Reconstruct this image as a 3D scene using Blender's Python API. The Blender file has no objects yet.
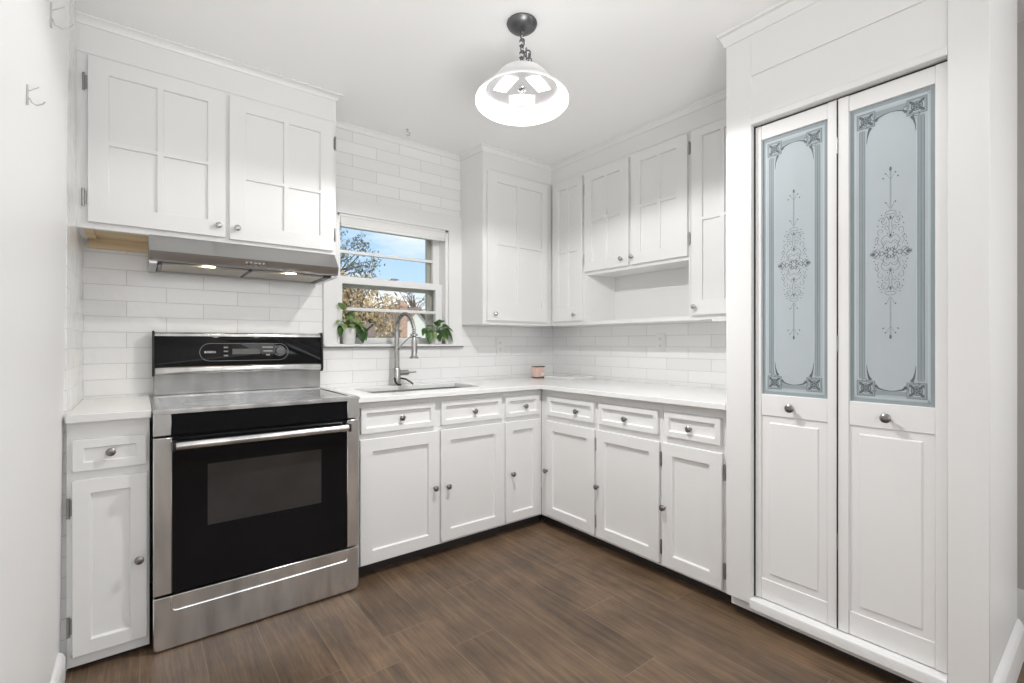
import bpy, bmesh, math, random
from math import sin, cos, pi, radians
from mathutils import Vector, Matrix
random.seed(7)
S = bpy.context.scene
COL = S.collection

# ------------------------------------------------------------------ camera
cam = bpy.data.cameras.new('camera')
cam.sensor_width = 36.0
cam.lens = 36.0 * 478.0 / 1024.0
cam.shift_y = 2.0 / 1024.0
cam.clip_start = 0.02
cam_o = bpy.data.objects.new('camera', cam)
COL.objects.link(cam_o)
cam_o.location = (0, 0, 1.20)
cam_o.rotation_euler = (radians(90), 0, radians(-37.8))
S.camera = cam_o

# ------------------------------------------------------------------ view
S.view_settings.view_transform = 'Standard'
S.view_settings.look = 'None'
S.view_settings.gamma = 1.0
S.view_settings.use_curve_mapping = False
S.view_settings.exposure = 0.42
S.cycles.max_bounces = 10
S.cycles.diffuse_bounces = 6
S.cycles.glossy_bounces = 5
S.cycles.transmission_bounces = 6
S.cycles.sample_clamp_indirect = 6.0


def nnew(nt, t, **k):
    n = nt.nodes.new(t)
    for a, b in k.items():
        setattr(n, a, b)
    return n


# ------------------------------------------------------------------ sky
W = bpy.data.worlds.new('sky')
S.world = W
W.use_nodes = True
wt = W.node_tree
wt.nodes.clear()
wo = nnew(wt, 'ShaderNodeOutputWorld')
wb = nnew(wt, 'ShaderNodeBackground')
wb.inputs['Strength'].default_value = 0.88
tc = nnew(wt, 'ShaderNodeTexCoord')
sx = nnew(wt, 'ShaderNodeSeparateXYZ')
wt.links.new(tc.outputs['Generated'], sx.inputs[0])
gr = nnew(wt, 'ShaderNodeValToRGB')
gr.color_ramp.elements[0].position = 0.0
gr.color_ramp.elements[0].color = (0.66, 0.83, 1.0, 1)
gr.color_ramp.elements[1].position = 0.35
gr.color_ramp.elements[1].color = (0.30, 0.56, 0.95, 1)
wt.links.new(sx.outputs['Z'], gr.inputs[0])
mp = nnew(wt, 'ShaderNodeMapping')
mp.inputs['Scale'].default_value = (2.2, 2.2, 7.0)
mp.inputs['Location'].default_value = (0.35, 0.1, 0.55)
wt.links.new(tc.outputs['Generated'], mp.inputs[0])
cn = nnew(wt, 'ShaderNodeTexNoise')
cn.inputs['Scale'].default_value = 1.6
cn.inputs['Detail'].default_value = 6
wt.links.new(mp.outputs[0], cn.inputs[0])
cr = nnew(wt, 'ShaderNodeValToRGB')
cr.color_ramp.elements[0].position = 0.42
cr.color_ramp.elements[0].color = (0, 0, 0, 1)
cr.color_ramp.elements[1].position = 0.58
cr.color_ramp.elements[1].color = (1, 1, 1, 1)
wt.links.new(cn.outputs['Fac'], cr.inputs[0])
mx = nnew(wt, 'ShaderNodeMixRGB')
mx.inputs[2].default_value = (1.0, 1.0, 1.0, 1)
wt.links.new(cr.outputs[0], mx.inputs[0])
wt.links.new(gr.outputs[0], mx.inputs[1])
wt.links.new(mx.outputs[0], wb.inputs[0])
wt.links.new(wb.outputs[0], wo.inputs[0])

# ------------------------------------------------------------------ lights
def light(name, kind, loc, energy, color=(1, 1, 1), rot=None, **k):
    d = bpy.data.lights.new(name, kind)
    d.energy = energy
    d.color = color
    for a, b in k.items():
        setattr(d, a, b)
    o = bpy.data.objects.new(name, d)
    o.location = loc
    if rot:
        o.rotation_euler = rot
    COL.objects.link(o)
    return o


# daylight on the garden outside
light('sun', 'SUN', (0, -5, 10), 2.2, (1.0, 0.95, 0.86), (radians(48), 0, radians(25)), angle=0.01)
# added fill light at the unseen dining-end window, behind the camera
light('dining_window_fill', 'AREA', (1.15, -2.72, 1.98), 15, (1.0, 1.0, 1.0),
      (radians(90), 0, 0), shape='RECTANGLE', size=2.4, size_y=0.7)
light('side_fill', 'AREA', (2.90, -1.3, 1.4), 15, (1.0, 1.0, 1.0),  # added fill for the left wall, no window stands here
      (radians(90), 0, radians(90)), shape='RECTANGLE', size=1.8, size_y=1.4)
light('west_fill', 'AREA', (-0.19, -1.9, 1.25), 8, (1.0, 1.0, 1.0),  # added fill for the pantry and right-hand cabinets, not a real window
      (radians(90), 0, radians(-90)), shape='RECTANGLE', size=1.6, size_y=1.4)
# added upward spot, unseen beside the camera, that brightens the ceiling
light('ceiling_fill_spot', 'SPOT', (0.5, -0.2, 1.0), 100, (1.0, 1.0, 1.0),
      (radians(143), 0, radians(-11)), spot_size=radians(92), spot_blend=1.0, shadow_soft_size=0.5)
# pendant lamp: light cut off by the shade's rim, the stronger downward cone of its reflector, glow inside the shade
PEND = (1.289, 1.592)
light('pendant_bulb', 'SPOT', (PEND[0], PEND[1], 2.270), 33, (1.0, 0.99, 0.975), (0, 0, 0),
      spot_size=radians(178), spot_blend=0.02, shadow_soft_size=0.022)
light('pendant_downlight', 'SPOT', (PEND[0], PEND[1], 2.26), 37, (1.0, 0.99, 0.975), (0, 0, 0),
      spot_size=radians(125), spot_blend=0.8, shadow_soft_size=0.022)
light('pendant_glow', 'POINT', (PEND[0], PEND[1], 2.345), 0.25, (1.0, 1.0, 1.0), shadow_soft_size=0.03)
# the two halogen lamps under the range hood
for hx in (0.252, 0.611):
    light('hood_spot', 'SPOT', (hx, 2.645, 1.556), 2.2, (1.0, 0.88, 0.70), (0, 0, 0),
          spot_size=radians(110), spot_blend=0.6, shadow_soft_size=0.02)


# ------------------------------------------------------------------ materials
def mat(name, col, rough=0.5, metal=0.0, bump=None, var=None, coat=0.0, spec=0.5, emit=None, trans=0.0):
    m = bpy.data.materials.new(name)
    m.use_nodes = True
    nt = m.node_tree
    b = nt.nodes['Principled BSDF']
    b.inputs['Base Color'].default_value = (*col, 1)
    b.inputs['Roughness'].default_value = rough
    b.inputs['Metallic'].default_value = metal
    b.inputs['Coat Weight'].default_value = coat
    b.inputs['Specular IOR Level'].default_value = spec
    b.inputs['Transmission Weight'].default_value = trans
    if emit:
        b.inputs['Emission Color'].default_value = (*emit[0], 1)
        b.inputs['Emission Strength'].default_value = emit[1]
    t = nnew(nt, 'ShaderNodeTexCoord')
    if var:                                    # (scale xyz, amount)
        mpn = nnew(nt, 'ShaderNodeMapping')
        mpn.inputs['Scale'].default_value = var[0]
        nt.links.new(t.outputs['Object'], mpn.inputs[0])
        nz = nnew(nt, 'ShaderNodeTexNoise')
        nz.inputs['Scale'].default_value = 1.0
        nz.inputs['Detail'].default_value = 4
        nt.links.new(mpn.outputs[0], nz.inputs[0])
        rp = nnew(nt, 'ShaderNodeValToRGB')
        rp.color_ramp.elements[0].position = 0.3
        rp.color_ramp.elements[1].position = 0.7
        a = var[1]
        rp.color_ramp.elements[0].color = (*[c * (1 - a) for c in col], 1)
        rp.color_ramp.elements[1].color = (*[min(1, c * (1 + a)) for c in col], 1)
        nt.links.new(nz.outputs['Fac'], rp.inputs[0])
        nt.links.new(rp.outputs[0], b.inputs['Base Color'])
    if bump:                                   # (scale xyz, strength, distance)
        mpn = nnew(nt, 'ShaderNodeMapping')
        mpn.inputs['Scale'].default_value = bump[0]
        nt.links.new(t.outputs['Object'], mpn.inputs[0])
        nz = nnew(nt, 'ShaderNodeTexNoise')
        nz.inputs['Scale'].default_value = 1.0
        nz.inputs['Detail'].default_value = 3
        nt.links.new(mpn.outputs[0], nz.inputs[0])
        bp = nnew(nt, 'ShaderNodeBump')
        bp.inputs['Strength'].default_value = bump[1]
        bp.inputs['Distance'].default_value = bump[2]
        nt.links.new(nz.outputs['Fac'], bp.inputs['Height'])
        nt.links.new(bp.outputs[0], b.inputs['Normal'])
    return m


def tile_mat(name, axis):
    """glossy white subway tile; axis 'x' for walls in the XZ plane, 'y' for YZ"""
    m = bpy.data.materials.new(name)
    m.use_nodes = True
    nt = m.node_tree
    b = nt.nodes['Principled BSDF']
    t = nnew(nt, 'ShaderNodeTexCoord')
    s = nnew(nt, 'ShaderNodeSeparateXYZ')
    nt.links.new(t.outputs['Object'], s.inputs[0])
    c = nnew(nt, 'ShaderNodeCombineXYZ')
    ax = nnew(nt, 'ShaderNodeMath', operation='ADD')
    ax.inputs[1].default_value = (0.057 if axis == 'x' else -1.571 + 3.17 + 0.0)
    nt.links.new(s.outputs['X' if axis == 'x' else 'Y'], ax.inputs[0])
    az = nnew(nt, 'ShaderNodeMath', operation='ADD')
    az.inputs[1].default_value = -1.2545 + 0.0759 * 18
    nt.links.new(s.outputs['Z'], az.inputs[0])
    nt.links.new(ax.outputs[0], c.inputs[0])
    nt.links.new(az.outputs[0], c.inputs[1])
    br = nnew(nt, 'ShaderNodeTexBrick')
    br.offset = 0.5
    br.offset_frequency = 2
    br.squash = 1.0
    br.inputs['Scale'].default_value = 1.0
    br.inputs['Mortar Size'].default_value = 0.0016
    br.inputs['Mortar Smooth'].default_value = 0.3
    br.inputs['Bias'].default_value = 0.0
    br.inputs['Brick Width'].default_value = 0.317
    br.inputs['Row Height'].default_value = 0.0759
    br.inputs['Color1'].default_value = (0.88, 0.88, 0.877, 1)
    br.inputs['Color2'].default_value = (0.83, 0.83, 0.827, 1)
    br.inputs['Mortar'].default_value = (0.66, 0.655, 0.645, 1)
    nt.links.new(c.outputs[0], br.inputs['Vector'])
    nt.links.new(br.outputs['Color'], b.inputs['Base Color'])
    b.inputs['Roughness'].default_value = 0.16
    nz = nnew(nt, 'ShaderNodeTexNoise')
    nz.inputs['Scale'].default_value = 11
    nz.inputs['Detail'].default_value = 2
    nt.links.new(t.outputs['Object'], nz.inputs[0])
    inv = nnew(nt, 'ShaderNodeMath', operation='MULTIPLY_ADD')
    inv.inputs[1].default_value = -0.9
    nt.links.new(br.outputs['Fac'], inv.inputs[0])
    nt.links.new(nz.outputs['Fac'], inv.inputs[2])
    bp = nnew(nt, 'ShaderNodeBump')
    bp.inputs['Strength'].default_value = 0.5
    bp.inputs['Distance'].default_value = 0.006
    nt.links.new(inv.outputs[0], bp.inputs['Height'])
    nt.links.new(bp.outputs[0], b.inputs['Normal'])
    return m


def floor_mat():
    m = bpy.data.materials.new('dark_wood_planks')
    m.use_nodes = True
    nt = m.node_tree
    L = nt.links
    b = nt.nodes['Principled BSDF']
    t = nnew(nt, 'ShaderNodeTexCoord')
    s = nnew(nt, 'ShaderNodeSeparateXYZ')
    L.new(t.outputs['Object'], s.inputs[0])

    def M(op, a=None, bb=None, cc=None):
        n = nnew(nt, 'ShaderNodeMath', operation=op)
        for i, v in enumerate((a, bb, cc)):
            if v is None:
                continue
            if isinstance(v, (int, float)):
                n.inputs[i].default_value = v
            else:
                L.new(v, n.inputs[i])
        return n.outputs[0]
    px = M('DIVIDE', M('SUBTRACT', s.outputs['X'], 0.976 - 1.96), 0.196)
    idx = M('FLOOR', px)
    fx = M('FRACT', px)
    wn = nnew(nt, 'ShaderNodeTexWhiteNoise', noise_dimensions='1D')
    L.new(idx, wn.inputs['W'])
    py = M('DIVIDE', M('ADD', s.outputs['Y'], M('MULTIPLY', wn.outputs['Value'], 1.25)), 1.25)
    idy = M('FLOOR', py)
    fy = M('FRACT', py)
    wn2 = nnew(nt, 'ShaderNodeTexWhiteNoise', noise_dimensions='2D')
    cc = nnew(nt, 'ShaderNodeCombineXYZ')
    L.new(idx, cc.inputs[0])
    L.new(idy, cc.inputs[1])
    L.new(cc.outputs[0], wn2.inputs['Vector'])
    # seam mask
    ex = M('MINIMUM', fx, M('SUBTRACT', 1.0, fx))
    ey = M('MULTIPLY', M('MINIMUM', fy, M('SUBTRACT', 1.0, fy)), 1.25 / 0.196)
    e = M('MINIMUM', ex, ey)
    seam = M('LESS_THAN', e, 0.011)
    # grain
    gv = nnew(nt, 'ShaderNodeCombineXYZ')
    L.new(M('MULTIPLY', s.outputs['X'], 38.0), gv.inputs[0])
    L.new(M('ADD', M('MULTIPLY', s.outputs['Y'], 1.7), M('MULTIPLY', wn2.outputs['Value'], 37.0)), gv.inputs[1])
    L.new(M('MULTIPLY', wn2.outputs['Value'], 11.0), gv.inputs[2])
    g1 = nnew(nt, 'ShaderNodeTexNoise')
    g1.inputs['Scale'].default_value = 1.0
    g1.inputs['Detail'].default_value = 11
    g1.inputs['Roughness'].default_value = 0.70
    g1.inputs['Distortion'].default_value = 0.9
    L.new(gv.outputs[0], g1.inputs[0])
    g2 = nnew(nt, 'ShaderNodeTexNoise')
    g2.inputs['Scale'].default_value = 4.2
    g2.inputs['Detail'].default_value = 3
    L.new(t.outputs['Object'], g2.inputs[0])
    gw = nnew(nt, 'ShaderNodeCombineXYZ')
    L.new(M('MULTIPLY', s.outputs['X'], 150.0), gw.inputs[0])
    L.new(M('ADD', M('MULTIPLY', s.outputs['Y'], 7.0), M('MULTIPLY', wn2.outputs['Value'], 53.0)), gw.inputs[1])
    g3 = nnew(nt, 'ShaderNodeTexNoise')
    g3.inputs['Scale'].default_value = 1.0
    g3.inputs['Detail'].default_value = 3
    g3.inputs['Distortion'].default_value = 1.6
    L.new(gw.outputs[0], g3.inputs[0])
    f = M('ADD', M('ADD', M('MULTIPLY', g1.outputs['Fac'], 0.50), M('MULTIPLY', g2.outputs['Fac'], 0.28)),
          M('MULTIPLY', g3.outputs['Fac'], 0.22))
    f2 = M('ADD', f, M('MULTIPLY', M('SUBTRACT', wn2.outputs['Value'], 0.5), 0.055))
    rp = nnew(nt, 'ShaderNodeValToRGB')
    els = rp.color_ramp.elements
    els[0].position = 0.30
    els[0].color = (0.022, 0.013, 0.008, 1)
    els[1].position = 0.74
    els[1].color = (0.300, 0.192, 0.112, 1)
    k = els.new(0.50)
    k.color = (0.122, 0.078, 0.047, 1)
    L.new(f2, rp.inputs[0])
    mxx = nnew(nt, 'ShaderNodeMixRGB')
    mxx.inputs[2].default_value = (0.26, 0.19, 0.135, 1)
    L.new(M('MULTIPLY', seam, 0.42), mxx.inputs[0])
    L.new(rp.outputs[0], mxx.inputs[1])
    L.new(mxx.outputs[0], b.inputs['Base Color'])
    b.inputs['Specular IOR Level'].default_value = 0.55
    rr = M('ADD', 0.28, M('MULTIPLY', g1.outputs['Fac'], 0.22))
    L.new(rr, b.inputs['Roughness'])
    bp = nnew(nt, 'ShaderNodeBump')
    bp.inputs['Strength'].default_value = 0.25
    bp.inputs['Distance'].default_value = 0.002
    L.new(M('SUBTRACT', g1.outputs['Fac'], seam), bp.inputs['Height'])
    L.new(bp.outputs[0], b.inputs['Normal'])
    return m


M_paint = mat('white_cabinet_paint', (0.80, 0.80, 0.795), 0.38, bump=((30, 30, 6), 0.10, 0.002))
M_wall = mat('white_wall_paint', (0.86, 0.86, 0.855), 0.55, bump=((9, 9, 9), 0.12, 0.004))
M_gloss = mat('glossy_wall_paint', (0.89, 0.89, 0.888), 0.45, bump=((12, 12, 5), 0.06, 0.004))
M_ceil = mat('ceiling_paint', (0.94, 0.94, 0.938), 0.7)
M_trim = mat('white_trim_paint', (0.83, 0.83, 0.827), 0.35)
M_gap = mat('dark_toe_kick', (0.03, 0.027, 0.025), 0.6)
M_floor = floor_mat()
M_tilex = tile_mat('subway_tile_back', 'x')
M_tiley = tile_mat('subway_tile_side', 'y')
M_quartz = mat('white_quartz', (0.80, 0.80, 0.797), 0.16, var=((3, 3, 3), 0.02))
M_steel = mat('brushed_steel', (0.70, 0.70, 0.695), 0.27, 1.0, bump=((3, 3, 260), 0.05, 0.001), var=((14, 14, 3), 0.26))
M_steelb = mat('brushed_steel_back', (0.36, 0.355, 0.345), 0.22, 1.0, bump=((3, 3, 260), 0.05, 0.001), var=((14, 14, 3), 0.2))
M_steelh = mat('brushed_steel_hood', (0.45, 0.448, 0.445), 0.30, 1.0, bump=((3, 200, 260), 0.04, 0.001))
M_chrome = mat('polished_chrome', (0.72, 0.72, 0.72), 0.10, 1.0)
M_satin = mat('satin_nickel', (0.50, 0.49, 0.475), 0.24, 1.0)
M_pewter = mat('pewter_knob', (0.27, 0.26, 0.25), 0.30, 1.0)
M_hinge = mat('hinge_metal', (0.38, 0.375, 0.365), 0.34, 1.0)
M_black = mat('black_glass', (0.005, 0.005, 0.006), 0.06, 0.0, spec=0.22)
M_blackp = mat('black_plastic', (0.012, 0.012, 0.013), 0.32)
M_ovenwin = mat('oven_window_glass', (0.038, 0.036, 0.035), 0.10, spec=0.3, var=((5, 5, 5), 0.15))
M_disp = mat('display_glass', (0.10, 0.105, 0.105), 0.25)
M_print = mat('light_print', (0.62, 0.62, 0.62), 0.5)
M_dimprint = mat('dim_print', (0.26, 0.26, 0.26), 0.5)
M_cook = mat('ceramic_cooktop', (0.012, 0.012, 0.013), 0.07, 0.0, spec=0.9)
M_burn = mat('burner_ring_print', (0.10, 0.10, 0.10), 0.3)
M_ply = mat('raw_plywood', (0.80, 0.64, 0.43), 0.6, var=((2, 14, 30), 0.18))
M_filter = mat('hood_filter_mesh', (0.50, 0.47, 0.42), 0.45, 0.7, bump=((350, 350, 350), 0.5, 0.002))
M_lamp = mat('hood_lamp_lens', (1, 0.9, 0.75), 0.3, emit=((1.0, 0.88, 0.66), 22.0))
M_gun = mat('gunmetal', (0.16, 0.16, 0.165), 0.35, 1.0)
M_led = mat('pendant_led_panel', (1, 1, 1), 0.4, emit=((1.0, 0.98, 0.96), 3.0))
M_dish = mat('pendant_dish_enamel', (0.66, 0.66, 0.67), 0.22)
M_pot = mat('white_ceramic_pot', (0.80, 0.80, 0.79), 0.25)
M_soil = mat('potting_soil', (0.05, 0.033, 0.022), 0.9, bump=((90, 90, 90), 0.6, 0.01))
M_leaf = mat('pothos_leaf', (0.125, 0.250, 0.075), 0.35, var=((24, 24, 24), 0.45))
M_leafp = mat('pale_pothos_leaf', (0.38, 0.52, 0.20), 0.35, var=((24, 24, 24), 0.3))
M_leafd = mat('dark_pothos_leaf', (0.045, 0.120, 0.045), 0.3, var=((24, 24, 24), 0.4))
M_stem = mat('plant_stem', (0.20, 0.25, 0.07), 0.5)
M_hook = mat('painted_hook_metal', (0.50, 0.50, 0.49), 0.35)
M_hose = mat('black_hose', (0.012, 0.012, 0.012), 0.35)
M_sink = mat('sink_steel', (0.42, 0.42, 0.415), 0.32, 1.0)
M_blind = mat('white_blind_fabric', (0.80, 0.795, 0.775), 0.7)
M_wframe = mat('grey_storm_frame', (0.50, 0.46, 0.40), 0.6)
M_outlet = mat('outlet_plastic', (0.82, 0.82, 0.81), 0.3)
M_slot = mat('outlet_slot', (0.20, 0.19, 0.18), 0.5)
M_jar = mat('pink_candle_wax', (0.78, 0.55, 0.47), 0.3, coat=0.6)
M_lid = mat('candle_rim', (0.24, 0.20, 0.18), 0.25, 0.8)
M_paper = mat('white_paper_label', (0.82, 0.80, 0.76), 0.6)
M_board = mat('white_marble_board', (0.80, 0.795, 0.79), 0.2, var=((8, 8, 8), 0.03))
M_etch = mat('etched_dark_line', (0.12, 0.14, 0.15), 0.45)
M_etchm = mat('etched_shade_band', (0.29, 0.34, 0.36), 0.30)
M_etchl = mat('etched_light_band', (0.47, 0.545, 0.57), 0.4)
M_south = mat('grey_dining_wall', (0.42, 0.415, 0.41), 0.7)
M_hall = mat('hall_wall_paint', (0.55, 0.53, 0.50), 0.6)
M_bark = mat('bark', (0.16, 0.12, 0.09), 0.9, bump=((20, 20, 6), 0.6, 0.03))
M_gold = mat('golden_autumn_leaf', (0.56, 0.40, 0.22), 0.6, var=((2, 2, 2), 0.45))
M_green = mat('grey_green_leaf', (0.24, 0.28, 0.27), 0.6, var=((2, 2, 2), 0.4))
M_brick = mat('red_brick', (0.52, 0.33, 0.27), 0.8, var=((8, 8, 16), 0.2))
M_siding = mat('white_siding', (0.80, 0.79, 0.76), 0.6, bump=((0.1, 0.1, 8), 0.3, 0.03))
M_shingle = mat('brown_shingle', (0.36, 0.25, 0.20), 0.8, var=((6, 6, 20), 0.2))
M_grass = mat('lawn_grass', (0.10, 0.14, 0.05), 0.9, var=((1.2, 1.2, 1.2), 0.3))
M_far = mat('far_window_glass', (0.05, 0.06, 0.08), 0.1)


def glass_mat():
    m = bpy.data.materials.new('window_glass')
    m.use_nodes = True
    nt = m.node_tree
    nt.nodes.clear()
    o = nnew(nt, 'ShaderNodeOutputMaterial')
    t = nnew(nt, 'ShaderNodeBsdfTransparent')
    t.inputs[0].default_value = (0.97, 0.985, 0.98, 1)
    g = nnew(nt, 'ShaderNodeBsdfGlossy')
    g.inputs['Roughness'].default_value = 0.02
    fr = nnew(nt, 'ShaderNodeFresnel')
    fr.inputs[0].default_value = 1.35
    x = nnew(nt, 'ShaderNodeMixShader')
    nt.links.new(fr.outputs[0], x.inputs[0])
    nt.links.new(t.outputs[0], x.inputs[1])
    nt.links.new(g.outputs[0], x.inputs[2])
    nt.links.new(x.outputs[0], o.inputs[0])
    return m


M_glass = glass_mat()


def frost_mat():
    m = mat('frosted_pantry_glass', (0.44, 0.495, 0.525), 0.55, coat=1.0, var=((2.0, 2.0, 1.2), 0.03))
    m.node_tree.nodes['Principled BSDF'].inputs['Coat Roughness'].default_value = 0.05
    return m


M_frost = frost_mat()


def shade_mat():
    m = bpy.data.materials.new('opal_glass_shade')
    m.use_nodes = True
    nt = m.node_tree
    nt.nodes.clear()
    o = nnew(nt, 'ShaderNodeOutputMaterial')
    d = nnew(nt, 'ShaderNodeBsdfDiffuse')
    d.inputs[0].default_value = (0.86, 0.86, 0.86, 1)
    t = nnew(nt, 'ShaderNodeBsdfTranslucent')
    t.inputs[0].default_value = (0.9, 0.9, 0.9, 1)
    g = nnew(nt, 'ShaderNodeBsdfGlossy')
    g.inputs['Roughness'].default_value = 0.12
    x = nnew(nt, 'ShaderNodeMixShader')
    x.inputs[0].default_value = 0.30
    nt.links.new(d.outputs[0], x.inputs[1])
    nt.links.new(t.outputs[0], x.inputs[2])
    y = nnew(nt, 'ShaderNodeMixShader')
    y.inputs[0].default_value = 0.06
    nt.links.new(x.outputs[0], y.inputs[1])
    nt.links.new(g.outputs[0], y.inputs[2])
    nt.links.new(y.outputs[0], o.inputs[0])
    return m


M_shade = shade_mat()


# ------------------------------------------------------------------ mesh helpers
class MB:
    """collects shapes, then links them as ONE mesh object"""

    def __init__(self):
        self.bm = bmesh.new()

    def add(self, other):
        me = bpy.data.meshes.new('tmp')
        other.to_mesh(me)
        other.free()
        self.bm.from_mesh(me)
        bpy.data.meshes.remove(me)
        return self

    def box(self, x0, x1, y0, y1, z0, z1, bev=0.0, seg=1):
        b = bmesh.new()
        xs, ys, zs = sorted((x0, x1)), sorted((y0, y1)), sorted((z0, z1))
        v = [b.verts.new((x, y, z)) for x in xs for y in ys for z in zs]
        for f in ((0, 1, 3, 2), (4, 6, 7, 5), (0, 4, 5, 1), (2, 3, 7, 6), (0, 2, 6, 4), (1, 5, 7, 3)):
            b.faces.new([v[i] for i in f])
        if bev:
            bmesh.ops.bevel(b, geom=b.edges[:], offset=bev, segments=seg, affect='EDGES', profile=0.5)
        return self.add(b)

    def hexa(self, bottom, top, bev=0.0):
        """8-cornered solid from 4 bottom and 4 top points (same order)"""
        b = bmesh.new()
        v = [b.verts.new(p) for p in list(bottom) + list(top)]
        for f in ((3, 2, 1, 0), (4, 5, 6, 7), (0, 1, 5, 4), (1, 2, 6, 5), (2, 3, 7, 6), (3, 0, 4, 7)):
            b.faces.new([v[i] for i in f])
        if bev:
            bmesh.ops.bevel(b, geom=b.edges[:], offset=bev, segments=1, affect='EDGES')
        return self.add(b)

    def prism(self, pts, axis, a0, a1, bev=0.0):
        """polygon pts (2D) extruded along axis; pts are the two other coords in xyz order"""
        b = bmesh.new()

        def P(p, a):
            return {'x': (a, p[0], p[1]), 'y': (p[0], a, p[1]), 'z': (p[0], p[1], a)}[axis]
        lo = [b.verts.new(P(p, a0)) for p in pts]
        hi = [b.verts.new(P(p, a1)) for p in pts]
        b.faces.new(lo)
        b.faces.new(hi[::-1])
        n = len(pts)
        for i in range(n):
            b.faces.new((lo[i], hi[i], hi[(i + 1) % n], lo[(i + 1) % n]))
        bmesh.ops.recalc_face_normals(b, faces=b.faces[:])
        if bev:
            bmesh.ops.bevel(b, geom=b.edges[:], offset=bev, segments=1, affect='EDGES')
        return self.add(b)

    def cells(self, xs, ys, keep, z0, z1, bev=0.0):
        """slab of grid cells (i,j) that pass keep(i,j)"""
        b = bmesh.new()
        vt = {}

        def V(i, j):
            if (i, j) not in vt:
                vt[(i, j)] = b.verts.new((xs[i], ys[j], z0))
            return vt[(i, j)]
        for i in range(len(xs) - 1):
            for j in range(len(ys) - 1):
                if keep(i, j):
                    b.faces.new((V(i, j), V(i + 1, j), V(i + 1, j + 1), V(i, j + 1)))
        r = bmesh.ops.extrude_face_region(b, geom=b.faces[:])
        bmesh.ops.translate(b, vec=(0, 0, z1 - z0), verts=[g for g in r['geom'] if isinstance(g, bmesh.types.BMVert)])
        bmesh.ops.recalc_face_normals(b, faces=b.faces[:])
        bmesh.ops.dissolve_limit(b, angle_limit=0.01, verts=b.verts[:], edges=b.edges[:])
        if bev:
            es = [e for e in b.edges if len(e.link_faces) == 2 and e.calc_face_angle(0) > 0.5]
            bmesh.ops.bevel(b, geom=es, offset=bev, segments=2, affect='EDGES')
        return self.add(b)

    def lathe(self, prof, origin=(0, 0, 0), axis=(0, 0, 1), seg=24, close=False):
        """prof: list of (radius, height along axis)"""
        b = bmesh.new()
        ax = Vector(axis).normalized()
        q = Vector((0, 0, 1)).rotation_difference(ax).to_matrix()
        o = Vector(origin)
        rings = []
        for r, h in prof:
            if r < 1e-6:
                rings.append([b.verts.new(o + q @ Vector((0, 0, h)))])
            else:
                rings.append([b.verts.new(o + q @ Vector((r * cos(2 * pi * k / seg), r * sin(2 * pi * k / seg), h)))
                              for k in range(seg)])
        for A, B in zip(rings, rings[1:]):
            for k in range(seg):
                k2 = (k + 1) % seg
                if len(A) == 1 and len(B) > 1:
                    b.faces.new((A[0], B[k], B[k2]))
                elif len(B) == 1 and len(A) > 1:
                    b.faces.new((A[k], B[0], A[k2]))
                elif len(A) > 1:
                    b.faces.new((A[k], B[k], B[k2], A[k2]))
        if close and len(rings[0]) > 1:
            b.faces.new(rings[0][::-1])
        if close and len(rings[-1]) > 1:
            b.faces.new(rings[-1])
        bmesh.ops.recalc_face_normals(b, faces=b.faces[:])
        return self.add(b)

    def cyl(self, p0, p1, r, seg=16, r1=None):
        p0, p1 = Vector(p0), Vector(p1)
        h = (p1 - p0).length
        return self.lathe([(0, 0), (r, 0), (r if r1 is None else r1, h), (0, h)], p0, p1 - p0, seg)

    def tube(self, pts, r, seg=8, cap=True):
        """swept tube; r a number or one radius per point"""
        b = bmesh.new()
        P = [Vector(p) for p in pts]
        n = len(P)
        R = [r] * n if isinstance(r, (int, float)) else list(r)
        up = None
        rings = []
        for i in range(n):
            d = (P[min(i + 1, n - 1)] - P[max(i - 1, 0)]).normalized()
            if up is None:
                up = Vector((0, 0, 1)) if abs(d.z) < 0.9 else Vector((1, 0, 0))
            s = d.cross(up)
            if s.length < 1e-5:
                s = d.cross(Vector((0.3, 1, 0.2)))
            s.normalize()
            up = s.cross(d).normalized()
            rings.append([b.verts.new(P[i] + (s * cos(2 * pi * k / seg) + up * sin(2 * pi * k / seg)) * R[i]) for k in range(seg)])
        for A, B in zip(rings, rings[1:]):
            for k in range(seg):
                b.faces.new((A[k], B[k], B[(k + 1) % seg], A[(k + 1) % seg]))
        if cap:
            b.faces.new(rings[0][::-1])
            b.faces.new(rings[-1])
        bmesh.ops.recalc_face_normals(b, faces=b.faces[:])
        return self.add(b)

    def link(self, name, m, parent=None, base=None, **props):
        """base: world point the mesh's coordinates are taken from (the thing's base)"""
        L = Vector(base) if base is not None else (Vector(parent['_base']) if parent is not None else Vector((0, 0, 0)))
        bmesh.ops.translate(self.bm, vec=-L, verts=self.bm.verts[:])
        for f in self.bm.faces:
            f.smooth = True
        for e in self.bm.edges:
            if len(e.link_faces) != 2 or e.calc_face_angle(0) > radians(38):
                e.smooth = False
        me = bpy.data.meshes.new(name)
        self.bm.to_mesh(me)
        self.bm.free()
        me.materials.append(m)
        o = bpy.data.objects.new(name, me)
        COL.objects.link(o)
        if parent is not None:
            o.parent = parent
        else:
            o.location = L
        o['_base'] = tuple(L)
        for k, v in props.items():
            o[k] = v
        return o


def thing(name, label, cat, base, group=None):
    o = bpy.data.objects.new(name, None)
    o.empty_display_size = 0.05
    COL.objects.link(o)
    o.location = base
    o['_base'] = tuple(base)
    o['label'] = label
    o['category'] = cat
    if group:
        o['group'] = group
    return o


def struct(o):
    o['kind'] = 'structure'
    return o


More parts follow.
